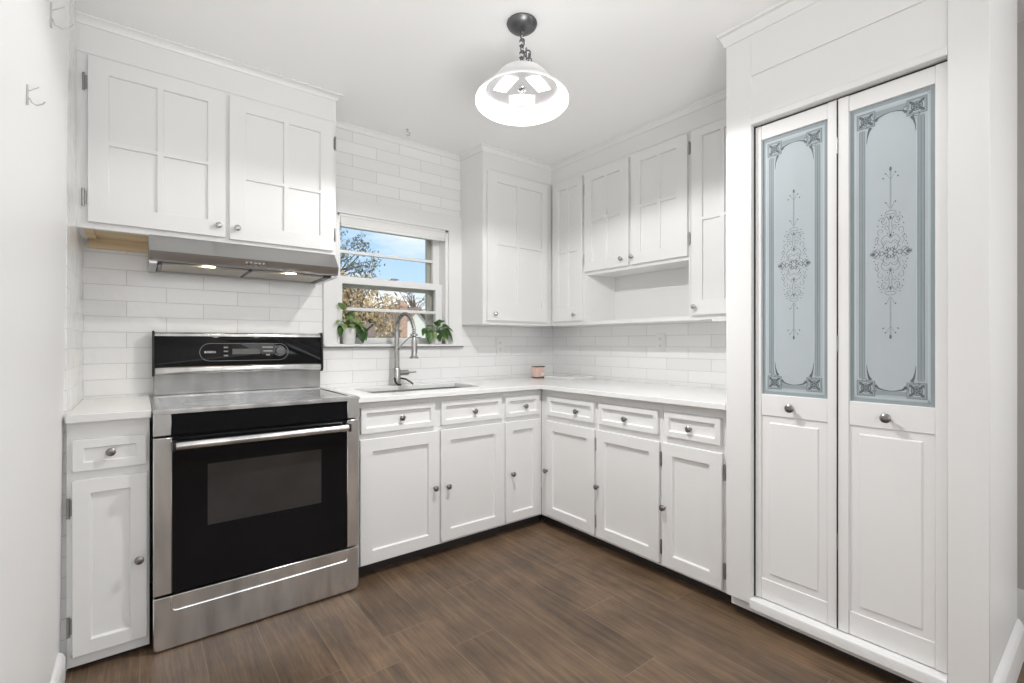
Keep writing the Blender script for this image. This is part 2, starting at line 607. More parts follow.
class Face:
    """a flat front: 'S' faces -y at y=o, 'W' faces -x at x=o; (a, b, d) = along, up, out"""

    def __init__(self, k, o):
        self.k, self.o = k, o

    def P(self, a, b, d):
        return (a, self.o - d, b) if self.k == 'S' else (self.o - d, a, b)

    def box(self, mb, a0, a1, b0, b1, d0, d1, bev=0.0):
        p, q = self.P(a0, b0, d0), self.P(a1, b1, d1)
        mb.box(p[0], q[0], p[1], q[1], p[2], q[2], bev)

    def n(self):
        return (0, -1, 0) if self.k == 'S' else (-1, 0, 0)


def framed(mb, F, al, bl, holes, t=0.02, depth=0.008, slope=0.004, bev=0.0018, through=False):
    """door slab: grid lines al, bl; holes = set of (i, j) cells that are recessed panels"""
    b = bmesh.new()
    vt = {}

    def V(a, bb, d):
        k = (round(a, 5), round(bb, 5), round(d, 5))
        if k not in vt:
            vt[k] = b.verts.new(F.P(a, bb, d))
        return vt[k]
    for i in range(len(al) - 1):
        for j in range(len(bl) - 1):
            a0, a1, b0, b1 = al[i], al[i + 1], bl[j], bl[j + 1]
            c = [(a0, b0), (a1, b0), (a1, b1), (a0, b1)]
            if (i, j) not in holes:
                b.faces.new([V(*p, t) for p in c])
            else:
                s = slope if not through else 0
                di = (t - depth) if not through else 0.0
                ci = [(a0 + s, b0 + s), (a1 - s, b0 + s), (a1 - s, b1 - s), (a0 + s, b1 - s)]
                for k in range(4):
                    k2 = (k + 1) % 4
                    b.faces.new([V(*c[k], t), V(*c[k2], t), V(*ci[k2], di), V(*ci[k], di)])
                if not through:
                    b.faces.new([V(*p, di) for p in ci])
    # outer sides
    for i in range(len(al) - 1):
        for bb in (bl[0], bl[-1]):
            b.faces.new([V(al[i], bb, t), V(al[i + 1], bb, t), V(al[i + 1], bb, 0), V(al[i], bb, 0)])
    for j in range(len(bl) - 1):
        for aa in (al[0], al[-1]):
            b.faces.new([V(aa, bl[j], t), V(aa, bl[j + 1], t), V(aa, bl[j + 1], 0), V(aa, bl[j], 0)])
    bmesh.ops.recalc_face_normals(b, faces=b.faces[:])
    es = [e for e in b.edges if len(e.link_faces) == 2 and e.calc_face_angle(0) > 1.3]
    bmesh.ops.bevel(b, geom=es, offset=bev, segments=1, affect='EDGES', clamp_overlap=True)
    mb.add(b)


def knob(F, a, b, d, parent, r=0.0155, m=None, stretch=1.0):
    k = MB()
    k.lathe([(0, 0), (0.008, 0), (0.0085, 0.002), (0.0055, 0.005), (0.005, 0.013), (r * 0.72, 0.016),
             (r, 0.021), (r * 0.97, 0.025), (r * 0.72, 0.0285), (r * 0.35, 0.030), (0, 0.0303)], F.P(a, b, d), F.n(), 20)
    return k.link('knob', m or M_pewter, parent)


def hinge(F, a, b, d, parent, h=0.058, side=1):
    """surface hinge: pin barrel with a narrow plate on the frame"""
    k = MB()
    F.box(k, a - 0.006, a + 0.006, b - h * 0.5, b + h * 0.5, d, d + 0.0022, 0.0008)
    q0, q1 = F.P(a - 0.005 * side, b - h * 0.56, d + 0.005), F.P(a - 0.005 * side, b + h * 0.56, d + 0.005)
    k.cyl(q0, q1, 0.0048, 10)
    for s in (-1, 1):
        k.lathe([(0, 0), (0.0055, 0), (0.0055, 0.003), (0, 0.006)], F.P(a - 0.005 * side, b + s * h * 0.56, d + 0.005), (0, 0, s), 10)
        k.lathe([(0.0035, 0), (0.003, 0.0012), (0, 0.0016)], F.P(a + 0.002 * side, b + s * h * 0.28, d + 0.0022), F.n(), 8)
    return k.link('hinge', M_hinge, parent)


def glazed_door(F, a0, a1, b0, b1, parent, va, vb, knob_at=None, hinges=(), hside=1, rail=None):
    """cabinet door whose recessed panel is crossed by one upright and one level muntin"""
    mu = 0.011
    (pa0, pa1, pb0, pb1) = rail
    mb = MB()
    framed(mb, F, [a0, pa0, va - mu, va + mu, pa1, a1], [b0, pb0, vb - mu * 0.75, vb + mu * 0.75, pb1, b1],
           {(1, 1), (3, 1), (1, 3), (3, 3)}, t=0.02, depth=0.0125, slope=0.001, bev=0.0012)
    d = mb.link('door', M_paint, parent)
    if knob_at:
        knob(F, knob_at[0], knob_at[1], 0.02, d, m=M_satin, r=0.0145)
    for (ha, hb) in hinges:
        hinge(F, ha, hb, 0.0, d, side=hside)
    return d


def panel_door(F, a0, a1, b0, b1, parent, rail=0.062, knob_at=None, hinges=(), name='door', depth=0.0125, slope=0.005, hside=1):
    mb = MB()
    framed(mb, F, [a0, a0 + rail, a1 - rail, a1], [b0, b0 + rail, b1 - rail, b1], {(1, 1)}, depth=depth, slope=slope)
    d = mb.link(name, M_paint, parent)
    if knob_at:
        knob(F, knob_at[0], knob_at[1], 0.02 - (depth if name == 'drawer' else 0), d)
    for (ha, hb) in hinges:
        hinge(F, ha, hb, 0.0, d, side=hside)
    return d


# ================================================================== STRUCTURE
ZC = 2.575
YB = 3.0        # back wall
XR = 2.77       # right wall
f = MB()
f.box(-0.40, 5.2, -3.0, 3.2, -0.06, 0.0)
struct(f.link('floor', M_floor))
c = MB()
c.box(-0.40, 5.2, -3.0, 3.2, ZC, ZC + 0.08)
struct(c.link('ceiling', M_ceil))

# back wall with the window hole
WX0, WX1, WZ0, WZ1 = 0.957, 1.745, 1.197, 2.010
w = MB()
w.box(-0.40, WX0, YB, YB + 0.16, 0, ZC)
w.box(WX1, 3.0, YB, YB + 0.16, 0, ZC)
w.box(WX0, WX1, YB, YB + 0.16, 0, WZ0)
w.box(WX0, WX1, YB, YB + 0.16, WZ1, ZC)
struct(w.link('wall_back', M_tilex))

# right wall (tiled) behind the right run, painted wall of the hall further on
w = MB()
w.box(XR, XR + 0.12, 1.0, 3.0, 0, ZC)
struct(w.link('wall_right', M_tiley))
w = MB()
w.box(-0.36, -0.215, 2.386, YB, 0, ZC)
struct(w.link('wall_left', M_tiley))
w = MB()
w.hexa([(-0.40, -2.9, 0), (-0.234, -2.9, 0), (-0.234, 2.385, 0), (-0.40, 2.385, 0)],
       [(-0.40, -2.9, ZC), (-0.207, -2.9, ZC), (-0.207, 2.385, ZC), (-0.40, 2.385, ZC)])
struct(w.link('wall_west', M_gloss))
# the dining end behind the camera, with its window
w = MB()
w.box(-0.40, -0.05, -2.92, -2.80, 0, ZC)
w.box(2.35, 5.2, -2.92, -2.80, 0, ZC)
w.box(-0.05, 2.35, -2.92, -2.80, 0, 1.58)
w.box(-0.05, 2.35, -2.92, -2.80, 2.38, ZC)
struct(w.link('wall_south', M_south))
w = MB()
w.box(2.97, 3.09, -2.8, 0.9, 0, ZC)
struct(w.link('wall_hall', M_hall))
w = MB()
w.box(2.60, 3.09, 0.82, 1.05, 0, ZC)
struct(w.link('wall_hall_end', M_hall))
b = MB()
b.prism([(2.97, 0), (2.952, 0), (2.952, 0.12), (2.962, 0.15), (2.97, 0.15)], 'y', -2.8, 0.82)
struct(b.link('baseboard_hall', M_trim))

# left baseboard
b = MB()
b.prism([(-0.236, 0.0), (-0.214, 0.0), (-0.214, 0.078), (-0.219, 0.090), (-0.224, 0.098), (-0.236, 0.102)], 'y', -2.8, 2.330)
struct(b.link('baseboard_left', M_trim))

# pantry closet: face frame, header, end wall
PX = 2.06
PF = Face('W', PX)
w = MB()
w.box(PX, PX + 0.035, 0.988, 1.099, 0.085, ZC, 0.002)                 # left stile
w.box(PX + 0.03, XR, 1.075, 1.098, 0.085, ZC)                           # side
w.box(PX - 0.001, PX + 0.06, 0.260, 0.3585, 0.0, ZC, 0.002)           # post
w.box(PX, PX + 0.035, 0.3585, 0.988, 2.343, ZC)                       # header above the recessed board
w.box(PX + 0.006, PX + 0.035, 0.3585, 0.988, 2.160, 2.343)            # recessed board
w.box(PX - 0.004, PX + 0.05, 0.3585, 0.992, 2.134, 2.160, 0.002)      # head strip
w.box(PX + 0.06, 2.667, 0.262, 0.302, 0.0, ZC)                        # end wall
w.box(PX + 0.05, 2.667, 0.302, 0.345, 2.2, ZC)
w.box(2.640, 2.667, 0.302, 1.075, 0.0, ZC)                            # closet back
struct(w.link('wall_pantry', M_paint))
t = MB()
t.prism([(PX - 0.012, 0.072), (PX + 0.06, 0.072), (PX + 0.06, 0.112), (PX - 0.008, 0.113), (PX - 0.012, 0.109)], 'y', 0.3585, 0.990, 0.002)
t.prism([(PX + 0.046, 0.030), (PX + 0.07, 0.030), (PX + 0.07, 0.072), (PX + 0.046, 0.072)], 'y', 0.3585, 1.098)
struct(t.link('trim_pantry_sill', M_trim))
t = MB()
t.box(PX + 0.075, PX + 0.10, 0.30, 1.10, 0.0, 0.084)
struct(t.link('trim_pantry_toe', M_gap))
b = MB()
b.prism([(0.2615, 0.0), (0.242, 0.0), (0.242, 0.112), (0.250, 0.128), (0.2615, 0.142)], 'x', PX + 0.03, 2.675, 0.001)
struct(b.link('baseboard_right', M_trim))
t = MB()
t.box(PX + 0.055, 2.64, 0.305, 1.075, 2.20, 2.22)
t.box(PX + 0.055, 2.64, 0.305, 1.075, 0.03, 0.05)
struct(t.link('wall_pantry_inside', M_wall))


def crown(name, pts, h=0.034, out=0.026):
    """crown moulding along a run of floor-plan points; room side is to the left of travel"""
    mb = MB()
    P = [Vector((p[0], p[1])) for p in pts]
    n = len(P)
    prof = [(0.0, -h), (0.006, -h), (0.010, -h * 0.72), (out * 0.7, -h * 0.30), (out, -h * 0.22), (out, -0.0005), (0, -0.0005)]
    b = bmesh.new()
    rings = []
    for i in range(n):
        d0 = (P[i] - P[i - 1]).normalized() if i > 0 else None
        d1 = (P[i + 1] - P[i]).normalized() if i < n - 1 else None
        n0 = Vector((-d0.y, d0.x)) if d0 else None
        n1 = Vector((-d1.y, d1.x)) if d1 else None
        if n0 and n1:
            m = (n0 + n1)
            m = m / m.dot(n0)
        else:
            m = n0 or n1
        rings.append([b.verts.new((P[i].x + m.x * o, P[i].y + m.y * o, ZC + z)) for o, z in prof])
    for A, B in zip(rings, rings[1:]):
        for k in range(len(prof)):
            k2 = (k + 1) % len(prof)
            b.faces.new((A[k], B[k], B[k2], A[k2]))
    b.faces.new(rings[0][::-1])
    b.faces.new(rings[-1])
    bmesh.ops.recalc_face_normals(b, faces=b.faces[:])
    mb.add(b)
    return struct(mb.link(name, M_trim))


UY = 2.690      # face plane of the hood cabinet
CY = 2.740      # face plane of the corner cabinet
UX = 2.515      # face plane of the right uppers
crown('trim_crown_hood', [(0.852, 2.998), (0.852, UY), (-0.2149, UY)][::1], 0.034, 0.030)
crown('trim_crown_window', [(1.848, 2.999), (0.882, 2.999)], 0.040, 0.016)
crown('trim_crown_right', [(UX, 1.100), (UX, CY), (1.868, CY), (1.850, 2.985)], 0.040, 0.022)
crown('trim_crown_pantry', [(PX, 0.262), (PX, 1.099), (UX - 0.03, 1.099)], 0.058, 0.030)

# soffits above the wall cabinets, flush with their faces
s = MB()
s.box(-0.2149, 0.852, UY, 2.999, 2.425, ZC)
struct(s.link('trim_soffit_hood', M_paint))
s = MB()
s.hexa([(1.868, CY, 2.425), (UX + 0.02, CY, 2.425), (UX + 0.02, 2.999, 2.425), (1.850, 2.999, 2.425)],
       [(1.868, CY, ZC), (UX + 0.02, CY, ZC), (UX + 0.02, 2.999, ZC), (1.850, 2.999, ZC)])
s.box(UX, XR - 0.001, 1.100, 2.999, 2.432, ZC)
struct(s.link('trim_soffit_right', M_paint))

# ------------------------------------------------------------------ window
win = MB()
win.box(0.872, WX0, 2.988, 3.001, 1.180, 2.118, 0.002)                # casing left
win.box(WX1, 1.858, 2.988, 3.001, 1.180, 2.118, 0.002)                # casing right
win.box(WX0 - 0.005, WX1 + 0.005, 2.988, 3.001, WZ1, 2.118, 0.002)    # casing head
win.box(WX1 - 0.022, WX1, 3.0, 3.16, WZ0, WZ1, 0.001)                 # jambs
win.box(WX0, WX0 + 0.016, 3.0, 3.16, WZ0, WZ1, 0.001)
win.box(WX0, WX1, 3.0, 3.16, WZ1 - 0.016, WZ1, 0.001)
WIN = struct(win.link('window_1', M_trim))
st = MB()
st.box(0.872, 1.862, 2.972, 3.02, 1.180, 1.197, 0.003)
st.box(WX0 + 0.016, WX1 - 0.022, 3.0, 3.16, 1.180, 1.197)
stl = st.link('window_stool', M_trim, WIN)
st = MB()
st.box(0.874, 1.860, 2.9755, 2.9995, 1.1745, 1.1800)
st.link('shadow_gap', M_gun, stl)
us = MB()                                                             # upper sash
SX0, SX1 = WX0 + 0.016, WX1 - 0.022
us.box(SX1 - 0.052, SX1, 3.090, 3.122, 1.597, 1.994, 0.001)
us.box(SX0, SX0 + 0.034, 3.090, 3.122, 1.597, 1.994, 0.001)
us.box(SX0 + 0.034, SX1 - 0.052, 3.091, 3.121, 1.950, 1.994, 0.001)
us.box(SX0 + 0.034, SX1 - 0.052, 3.091, 3.121, 1.597, 1.634, 0.001)
us.box(SX0 + 0.034, SX1 - 0.052, 3.094, 3.118, 1.783, 1.803, 0.002)
o = us.link('upper_sash', M_trim, WIN)
g = MB()
g.box(SX0 + 0.03, SX1 - 0.05, 3.104, 3.107, 1.63, 1.955)
g.link('upper_pane', M_glass, o)
ls = MB()                                                             # lower sash
ls.box(SX1 - 0.050, SX1, 3.052, 3.086, 1.1975, 1.625, 0.001)
ls.box(SX0, SX0 + 0.034, 3.052, 3.086, 1.1975, 1.625, 0.001)
ls.box(SX0 + 0.034, SX1 - 0.050, 3.0525, 3.0855, 1.583, 1.625, 0.001)
ls.box(SX0 + 0.034, SX1 - 0.050, 3.0525, 3.0855, 1.1975, 1.238, 0.001)
ls.box(SX0 + 0.034, SX1 - 0.050, 3.056, 3.080, 1.411, 1.431, 0.002)
o = ls.link('lower_sash', M_trim, WIN)
g = MB()
g.box(SX0 + 0.03, SX1 - 0.045, 3.066, 3.069, 1.235, 1.586)
g.link('lower_pane', M_glass, o)
la = MB()
la.box(1.325, 1.375, 3.060, 3.085, 1.625, 1.631, 0.001)
la.cyl((1.35, 3.072, 1.631), (1.35, 3.072, 1.640), 0.010, 12)
la.box(1.345, 1.395, 3.066, 3.078, 1.634, 1.642, 0.002)
la.link('sash_latch', M_hinge, o)
sf = MB()                                                             # storm frame outside the sashes
sf.box(SX1 - 0.078, SX1, 3.130, 3.158, 1.197, 1.994)
sf.box(SX0, SX0 + 0.040, 3.130, 3.158, 1.197, 1.994)
sf.box(SX0 + 0.04, SX1 - 0.078, 3.131, 3.157, 1.566, 1.596)
sf.link('storm_frame', M_wframe, WIN)

bl = thing('roller_blind', 'white roller blind rolled up at the head of the window over the sink', 'blind', (1.35, 3.02, 1.95))
m_ = MB()
m_.lathe([(0, 0), (0.021, 0), (0.021, SX1 - SX0 - 0.006), (0, SX1 - SX0 - 0.006)], (SX0 + 0.003, 3.022, 1.968), (1, 0, 0), 20)
m_.box(SX0 + 0.006, SX1 - 0.008, 2.9985, 3.004, 1.944, 1.986, 0.002)
m_.link('rolled_fabric', M_blind, bl)
m_ = MB()
m_.box(SX0 + 0.002, SX1 - 0.003, 3.002, 3.045, 1.985, 1.9935, 0.001)
m_.box(SX0 + 0.0005, SX0 + 0.0025, 3.002, 3.042, 1.946, 1.992)
m_.box(SX1 - 0.0025, SX1 - 0.0005, 3.002, 3.042, 1.946, 1.992)
m_.link('mounting_bracket', M_trim, bl)
m_ = MB()
m_.box(SX0 + 0.006, SX1 - 0.008, 2.994, 3.007, 1.930, 1.943, 0.003)
m_.link('hem_bar', M_trim, bl)


# ================================================================== BASE CABINETS
GY = Face('S', 2.400)      # back run face
GX = Face('W', 2.110)      # right run face
ZK = 0.895                 # carcass top


def carcass(x0, x1, y0, y1, z0, z1, parent, name='carcass', bev=0.001):
    mb = MB()
    mb.box(x0, x1, y0, y1, z0, z1, bev)
    return mb.link(name, M_paint, parent)


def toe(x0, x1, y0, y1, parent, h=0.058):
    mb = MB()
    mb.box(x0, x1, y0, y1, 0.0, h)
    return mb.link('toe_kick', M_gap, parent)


# sink cabinet: two drawer fronts over a pair of doors
cb = thing('base_cabinet', 'white double-door base cabinet with two drawer fronts under the sink, right of the range', 'cabinet', (1.32, 2.70, 0))
mb = MB()
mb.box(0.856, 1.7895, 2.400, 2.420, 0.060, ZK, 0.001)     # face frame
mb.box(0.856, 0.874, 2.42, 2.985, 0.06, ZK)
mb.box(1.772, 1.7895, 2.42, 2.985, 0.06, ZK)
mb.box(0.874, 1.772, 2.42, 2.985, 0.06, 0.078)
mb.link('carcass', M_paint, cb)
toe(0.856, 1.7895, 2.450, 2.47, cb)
panel_door(GY, 0.876, 1.326, 0.070, 0.709, cb, 0.064, (1.298, 0.392))
panel_door(GY, 1.340, 1.779, 0.076, 0.709, cb, 0.062, (1.381, 0.388))
panel_door(GY, 0.880, 1.303, 0.738, 0.872, cb, 0.028, (1.103, 0.803), name='drawer')
panel_door(GY, 1.343, 1.769, 0.736, 0.872, cb, 0.028, (1.567, 0.798), name='drawer')

# narrow cabinet in the corner of the back run
cb = thing('base_cabinet', 'narrow single-door white base cabinet in the inner corner, last of the sink side', 'cabinet', (1.95, 2.70, 0))
carcass(1.7905, 2.109, 2.400, 2.985, 0.060, ZK, cb)
toe(1.7905, 2.135, 2.450, 2.48, cb)
panel_door(GY, 1.800, 2.078, 0.076, 0.706, cb, 0.056, (1.846, 0.379))
panel_door(GY, 1.800, 2.076, 0.736, 0.864, cb, 0.026, (1.958, 0.797), name='drawer')

# right run, three single units
for (lab, y0, y1, da0, da1, dr0, dr1, db, ka, kda, hg, rl) in (
    ('white single-door base cabinet at the corner end of the right-hand run', 1.8985, 2.399,
     1.914, 2.334, 1.917, 2.322, 0.079, 2.322, 2.060, 1.9055, 0.060),
    ('wide single-door white base cabinet, middle one of the right-hand run', 1.4562, 1.898,
     1.472, 1.896, 1.479, 1.881, 0.078, 1.882, 1.690, 1.4630, 0.060),
    ('white single-door base cabinet of the right-hand run next to the pantry', 1.1005, 1.4558,
     1.136, 1.452, 1.143, 1.440, 0.076, 1.439, 1.300, 1.124, 0.060)):
    cb = thing('base_cabinet', lab, 'cabinet', (2.45, (y0 + y1) / 2, 0))
    carcass(2.110, 2.755, y0, y1, 0.060, ZK, cb)
    toe(2.165, 2.19, y0, y1 + (0.045 if y1 > 2.3 else 0), cb)
    panel_door(GX, da0, da1, db, 0.697, cb, rl, (ka, 0.372), [(hg, 0.610), (hg, 0.160)], hside=-1)
    panel_door(GX, dr0, dr1, 0.733, 0.856, cb, 0.027, (kda, 0.786), name='drawer')

# left narrow base cabinet
LY = Face('S', 2.360)
cb = thing('base_cabinet', 'narrow white base cabinet left of the range, with one drawer and an aged door', 'cabinet', (-0.09, 2.6, 0))
carcass(-0.2145, 0.026, 2.360, 2.985, 0.018, 0.912, cb)
toe(-0.2145, 0.024, 2.385, 2.40, cb, 0.018)
panel_door(LY, -0.198, 0.018, 0.060, 0.700, cb, 0.050, (-0.006, 0.370), [(-0.2045, 0.600), (-0.2045, 0.168)])
panel_door(LY, -0.198, 0.016, 0.732, 0.847, cb, 0.030, (-0.090, 0.795), name='drawer', depth=0.007)

# ------------------------------------------------------------------ worktops
wt_ = MB()
wt_.cells([0.846, 1.00, 1.715, 2.060, 2.766], [1.1005, 2.355, 2.515, 2.865, 2.996],
          lambda i, j: (i == 3 or j >= 1) and not (i == 1 and j == 2), 0.901, 0.928, 0.0025)
wt_.link('worktop', M_quartz, None, (1.9, 2.4, 0.901),
         label='L-shaped white quartz worktop on the sink run and right-hand run', category='worktop')
wt_ = MB()
wt_.box(-0.2145, 0.031, 2.322, 2.996, 0.913, 0.942, 0.002)
wt_.link('worktop', M_quartz, None, (-0.09, 2.6, 0.913),
         label='small white worktop on the narrow cabinet left of the range', category='worktop')

# sink
sk = thing('sink', 'undermounted stainless steel sink in the white worktop below the window', 'sink', (1.357, 2.69, 0.70))
b = bmesh.new()
x0, x1, y0, y1, zt, zb = 0.992, 1.723, 2.507, 2.873, 0.9005, 0.705
ins = 0.018
top = [(x0, y0), (x1, y0), (x1, y1), (x0, y1)]
out = [b.verts.new((x, y, zt)) for x, y in [(x0 - .02, y0 - .02), (x1 + .02, y0 - .02), (x1 + .02, y1 + .02), (x0 - .02, y1 + .02)]]
tv = [b.verts.new((x, y, zt)) for x, y in top]
bv = [b.verts.new((x, y, zb)) for x, y in [(x0 + ins, y0 + ins), (x1 - ins, y0 + ins), (x1 - ins, y1 - ins), (x0 + ins, y1 - ins)]]
for k in range(4):
    k2 = (k + 1) % 4
    b.faces.new((out[k], out[k2], tv[k2], tv[k]))
    b.faces.new((tv[k], tv[k2], bv[k2], bv[k]))
b.faces.new(bv)
es = [e for e in b.edges if len(e.link_faces) == 2 and e.calc_face_angle(0) > 0.5]
bmesh.ops.bevel(b, geom=es, offset=0.02, segments=3, affect='EDGES')
bmesh.ops.solidify(b, geom=b.faces[:], thickness=0.0015)
m_ = MB()
m_.add(b)
m_.link('basin', M_sink, sk)
m_ = MB()
m_.lathe([(0, 0.004), (0.03, 0.004), (0.042, 0.006), (0.044, 0.003), (0.044, 0.001)], (1.357, 2.72, 0.7055), (0, 0, 1), 24)
m_.link('drain', M_chrome, sk)

# ------------------------------------------------------------------ faucet
fx, fy, fz = 1.313, 2.915, 0.928
fc = thing('faucet', 'tall brushed-nickel spring faucet standing behind the sink', 'faucet', (fx, fy, fz))
m_ = MB()
m_.lathe([(0, 0), (0.029, 0), (0.029, 0.006), (0.0255, 0.010), (0.0245, 0.105), (0.022, 0.113), (0.0175, 0.118), (0.0155, 0.350), (0.013, 0.353), (0, 0.353)],
         (fx, fy, fz), (0, 0, 1), 24)
m_.link('body', M_satin, fc)
arc = []
R = 0.112
for k in range(25):
    a = pi * k / 24
    arc.append((fx + 0.006 * (1 - cos(a)) / 2 * 2, fy - R + R * cos(a), fz + 0.350 + 0.118 * sin(a) - 0.02 * (k / 24)))
arc.append((fx + 0.012, fy - 2 * R, fz + 0.305))
m_ = MB()
m_.tube(arc, 0.0078, 10)
m_.link('spout_hose', M_satin, fc)
# spring coil round the arc
coil = []
turns, n = 34, 34 * 8
for i in range(n + 1):
    s_ = i / n * (len(arc) - 2)
    k = int(min(s_, len(arc) - 2))
    fr = s_ - k
    p = Vector(arc[k]).lerp(Vector(arc[k + 1]), fr)
    d = (Vector(arc[k + 1]) - Vector(arc[k])).normalized()
    sd = Vector((1, 0, 0))
    up = sd.cross(d).normalized()
    a = 2 * pi * turns * i / n
    coil.append(p + (sd * cos(a) + up * sin(a)) * 0.0118)
m_ = MB()
m_.tube(coil, 0.0023, 5)
m_.link('spring', M_satin, fc)
wx, wy = fx + 0.012, fy - 2 * R
m_ = MB()
m_.lathe([(0, 0), (0.028, 0), (0.028, 0.006), (0.019, 0.014), (0.0165, 0.03), (0.0165, 0.112), (0.013, 0.118), (0.012, 0.140), (0.009, 0.144), (0.009, 0.20), (0, 0.20)],
         (wx, wy, fz + 0.180), (0, 0, 1), 20)
sp = m_.link('spray_head', M_satin, fc)
m_ = MB()
m_.box(wx + 0.013, wx + 0.0195, wy - 0.006, wy + 0.006, fz + 0.21, fz + 0.275, 0.002)
m_.link('spray_trigger', M_blackp, sp)
m_ = MB()
m_.tube([(fx, fy - 0.010, fz + 0.235), (fx + 0.006, fy - 0.11, fz + 0.285), (wx, wy + 0.022, fz + 0.325)], 0.0042, 8)
m_.lathe([(0.0185, -0.007), (0.0225, -0.007), (0.0225, 0.007), (0.0185, 0.007)], (wx, wy, fz + 0.325), (0, 0, 1), 20)
m_.lathe([(0.0150, -0.009), (0.0185, -0.009), (0.0185, 0.009), (0.0150, 0.009)], (fx, fy, fz + 0.235), (0, 0, 1), 20)
m_.link('spray_bracket', M_satin, fc)
m_ = MB()
m_.cyl((fx + 0.015, fy, fz + 0.080), (fx + 0.078, fy, fz + 0.080), 0.0185, 18)
m_.cyl((fx + 0.078, fy, fz + 0.080), (fx + 0.082, fy, fz + 0.080), 0.0125, 18)
m_.tube([(fx + 0.070, fy - 0.004, fz + 0.080), (fx + 0.095, fy - 0.006, fz + 0.082), (fx + 0.135, fy - 0.006, fz + 0.083)], [0.006, 0.005, 0.0045], 8)
m_.link('handle', M_satin, fc)
m_ = MB()
m_.tube([(fx - 0.024, fy - 0.018, fz + 0.05), (fx - 0.026, fy - 0.034, fz + 0.028), (fx - 0.012, fy - 0.045, fz + 0.008),
         (fx + 0.006, fy - 0.056, fz + 0.0075)], 0.0058, 8)
m_.tube([(fx + 0.022, fy - 0.014, fz + 0.046), (fx + 0.05, fy - 0.030, fz + 0.040), (fx + 0.080, fy - 0.045, fz + 0.018),
         (fx + 0.088, fy - 0.056, fz + 0.0075)], 0.0058, 8)
m_.link('black_hose', M_hose, fc)

# ================================================================== WALL CABINETS
HF = Face('S', UY)
hc = thing('wall_cabinet', 'double-door white wall cabinet above the range hood, with unpainted underside', 'cabinet', (0.32, 2.85, 1.69))
mb = MB()
mb.box(-0.2149, 0.852, UY, 2.708, 1.687, 2.4245, 0.001)
mb.box(-0.2149, -0.196, 2.708, 2.998, 1.687, 2.4245)
mb.box(0.834, 0.852, 2.708, 2.998, 1.687, 2.4245)
mb.box(-0.196, 0.834, 2.708, 2.998, 1.712, 1.724)
mb.link('carcass', M_paint, hc)
m_ = MB()
m_.box(-0.196, 0.834, 2.708, 2.986, 1.7005, 1.7118)
m_.box(-0.196, 0.026, 2.978, 2.998, 1.650, 1.7005)
m_.box(-0.196, -0.165, 2.712, 2.976, 1.688, 1.7003)
m_.link('underside', M_ply, hc, label='raw plywood underside')
glazed_door(HF, -0.177, 0.322, 1.713, 2.412, hc, 0.068, 2.055, (0.292, 1.763),
            [(-0.186, 2.301), (-0.188, 1.815)], 1, (-0.110, 0.250, 1.789, 2.346))
glazed_door(HF, 0.338, 0.832, 1.708, 2.408, hc, 0.594, 2.018, (0.370, 1.761),
            [(0.842, 2.305), (0.842, 1.801)], -1, (0.408, 0.764, 1.783, 2.341))

# corner wall cabinet beside the window
CF = Face('S', CY)
cc_ = thing('wall_cabinet', 'tall single-door white wall cabinet right of the window, in the corner', 'cabinet', (2.18, 2.86, 1.335))
mb = MB()
mb.hexa([(1.868, CY, 1.335), (UX - 0.001, CY, 1.335), (UX - 0.001, 2.998, 1.335), (1.850, 2.998, 1.335)],
        [(1.868, CY, 2.4245), (UX - 0.001, CY, 2.4245), (UX - 0.001, 2.998, 2.4245), (1.850, 2.998, 2.4245)], 0.001)
mb.link('carcass', M_paint, cc_)
glazed_door(CF, 1.899, 2.452, 1.362, 2.409, cc_, 2.170, 1.906, (1.955, 1.408), (), 1, (1.980, 2.400, 1.470, 2.338))

RF = Face('W', UX)
# narrow tall one in the corner of the right run
ra = thing('wall_cabinet', 'narrow tall white wall cabinet in the corner at the left of the open niche', 'cabinet', (2.64, 2.55, 1.335))
carcass(UX, XR - 0.002, 2.386, CY - 0.001, 1.335, 2.4315, ra)
glazed_door(RF, 2.400, 2.708, 1.366, 2.405, ra, 2.551, 1.884, (2.470, 1.409), (), 1, (2.455, 2.645, 1.460, 2.350))

# over-niche cabinet with open niche below
rb = thing('wall_cabinet', 'double-door white wall cabinet over an open niche on the right wall', 'cabinet', (2.64, 1.97, 1.335))
mb = MB()
mb.box(UX, XR - 0.002, 1.5535, 2.385, 1.686, 2.4315, 0.001)                # upper box
mb.box(UX, XR - 0.002, 1.5535, 2.385, 1.335, 1.358, 0.001)                 # niche floor
mb.box(2.745, XR - 0.002, 1.5535, 2.385, 1.358, 1.686)                     # niche back
mb.box(UX, 2.745, 1.5535, 1.566, 1.358, 1.686)                             # niche sides
mb.hexa([(UX, 2.370, 1.358), (2.745, 2.305, 1.358), (2.745, 2.385, 1.358), (UX, 2.385, 1.358)],
        [(UX, 2.370, 1.686), (2.745, 2.305, 1.686), (2.745, 2.385, 1.686), (UX, 2.385, 1.686)])
mb.link('carcass', M_paint, rb)
glazed_door(RF, 1.988, 2.377, 1.709, 2.412, rb, 2.183, 2.066, (2.040, 1.756), [(2.383, 2.30), (2.383, 1.80)], -1, (2.060, 2.312, 1.778, 2.346))
glazed_door(RF, 1.564, 1.968, 1.709, 2.417, rb, 1.761, 2.072, (1.952, 1.757), [(1.554, 2.333), (1.554, 1.808)], -1, (1.637, 1.896, 1.780, 2.356))

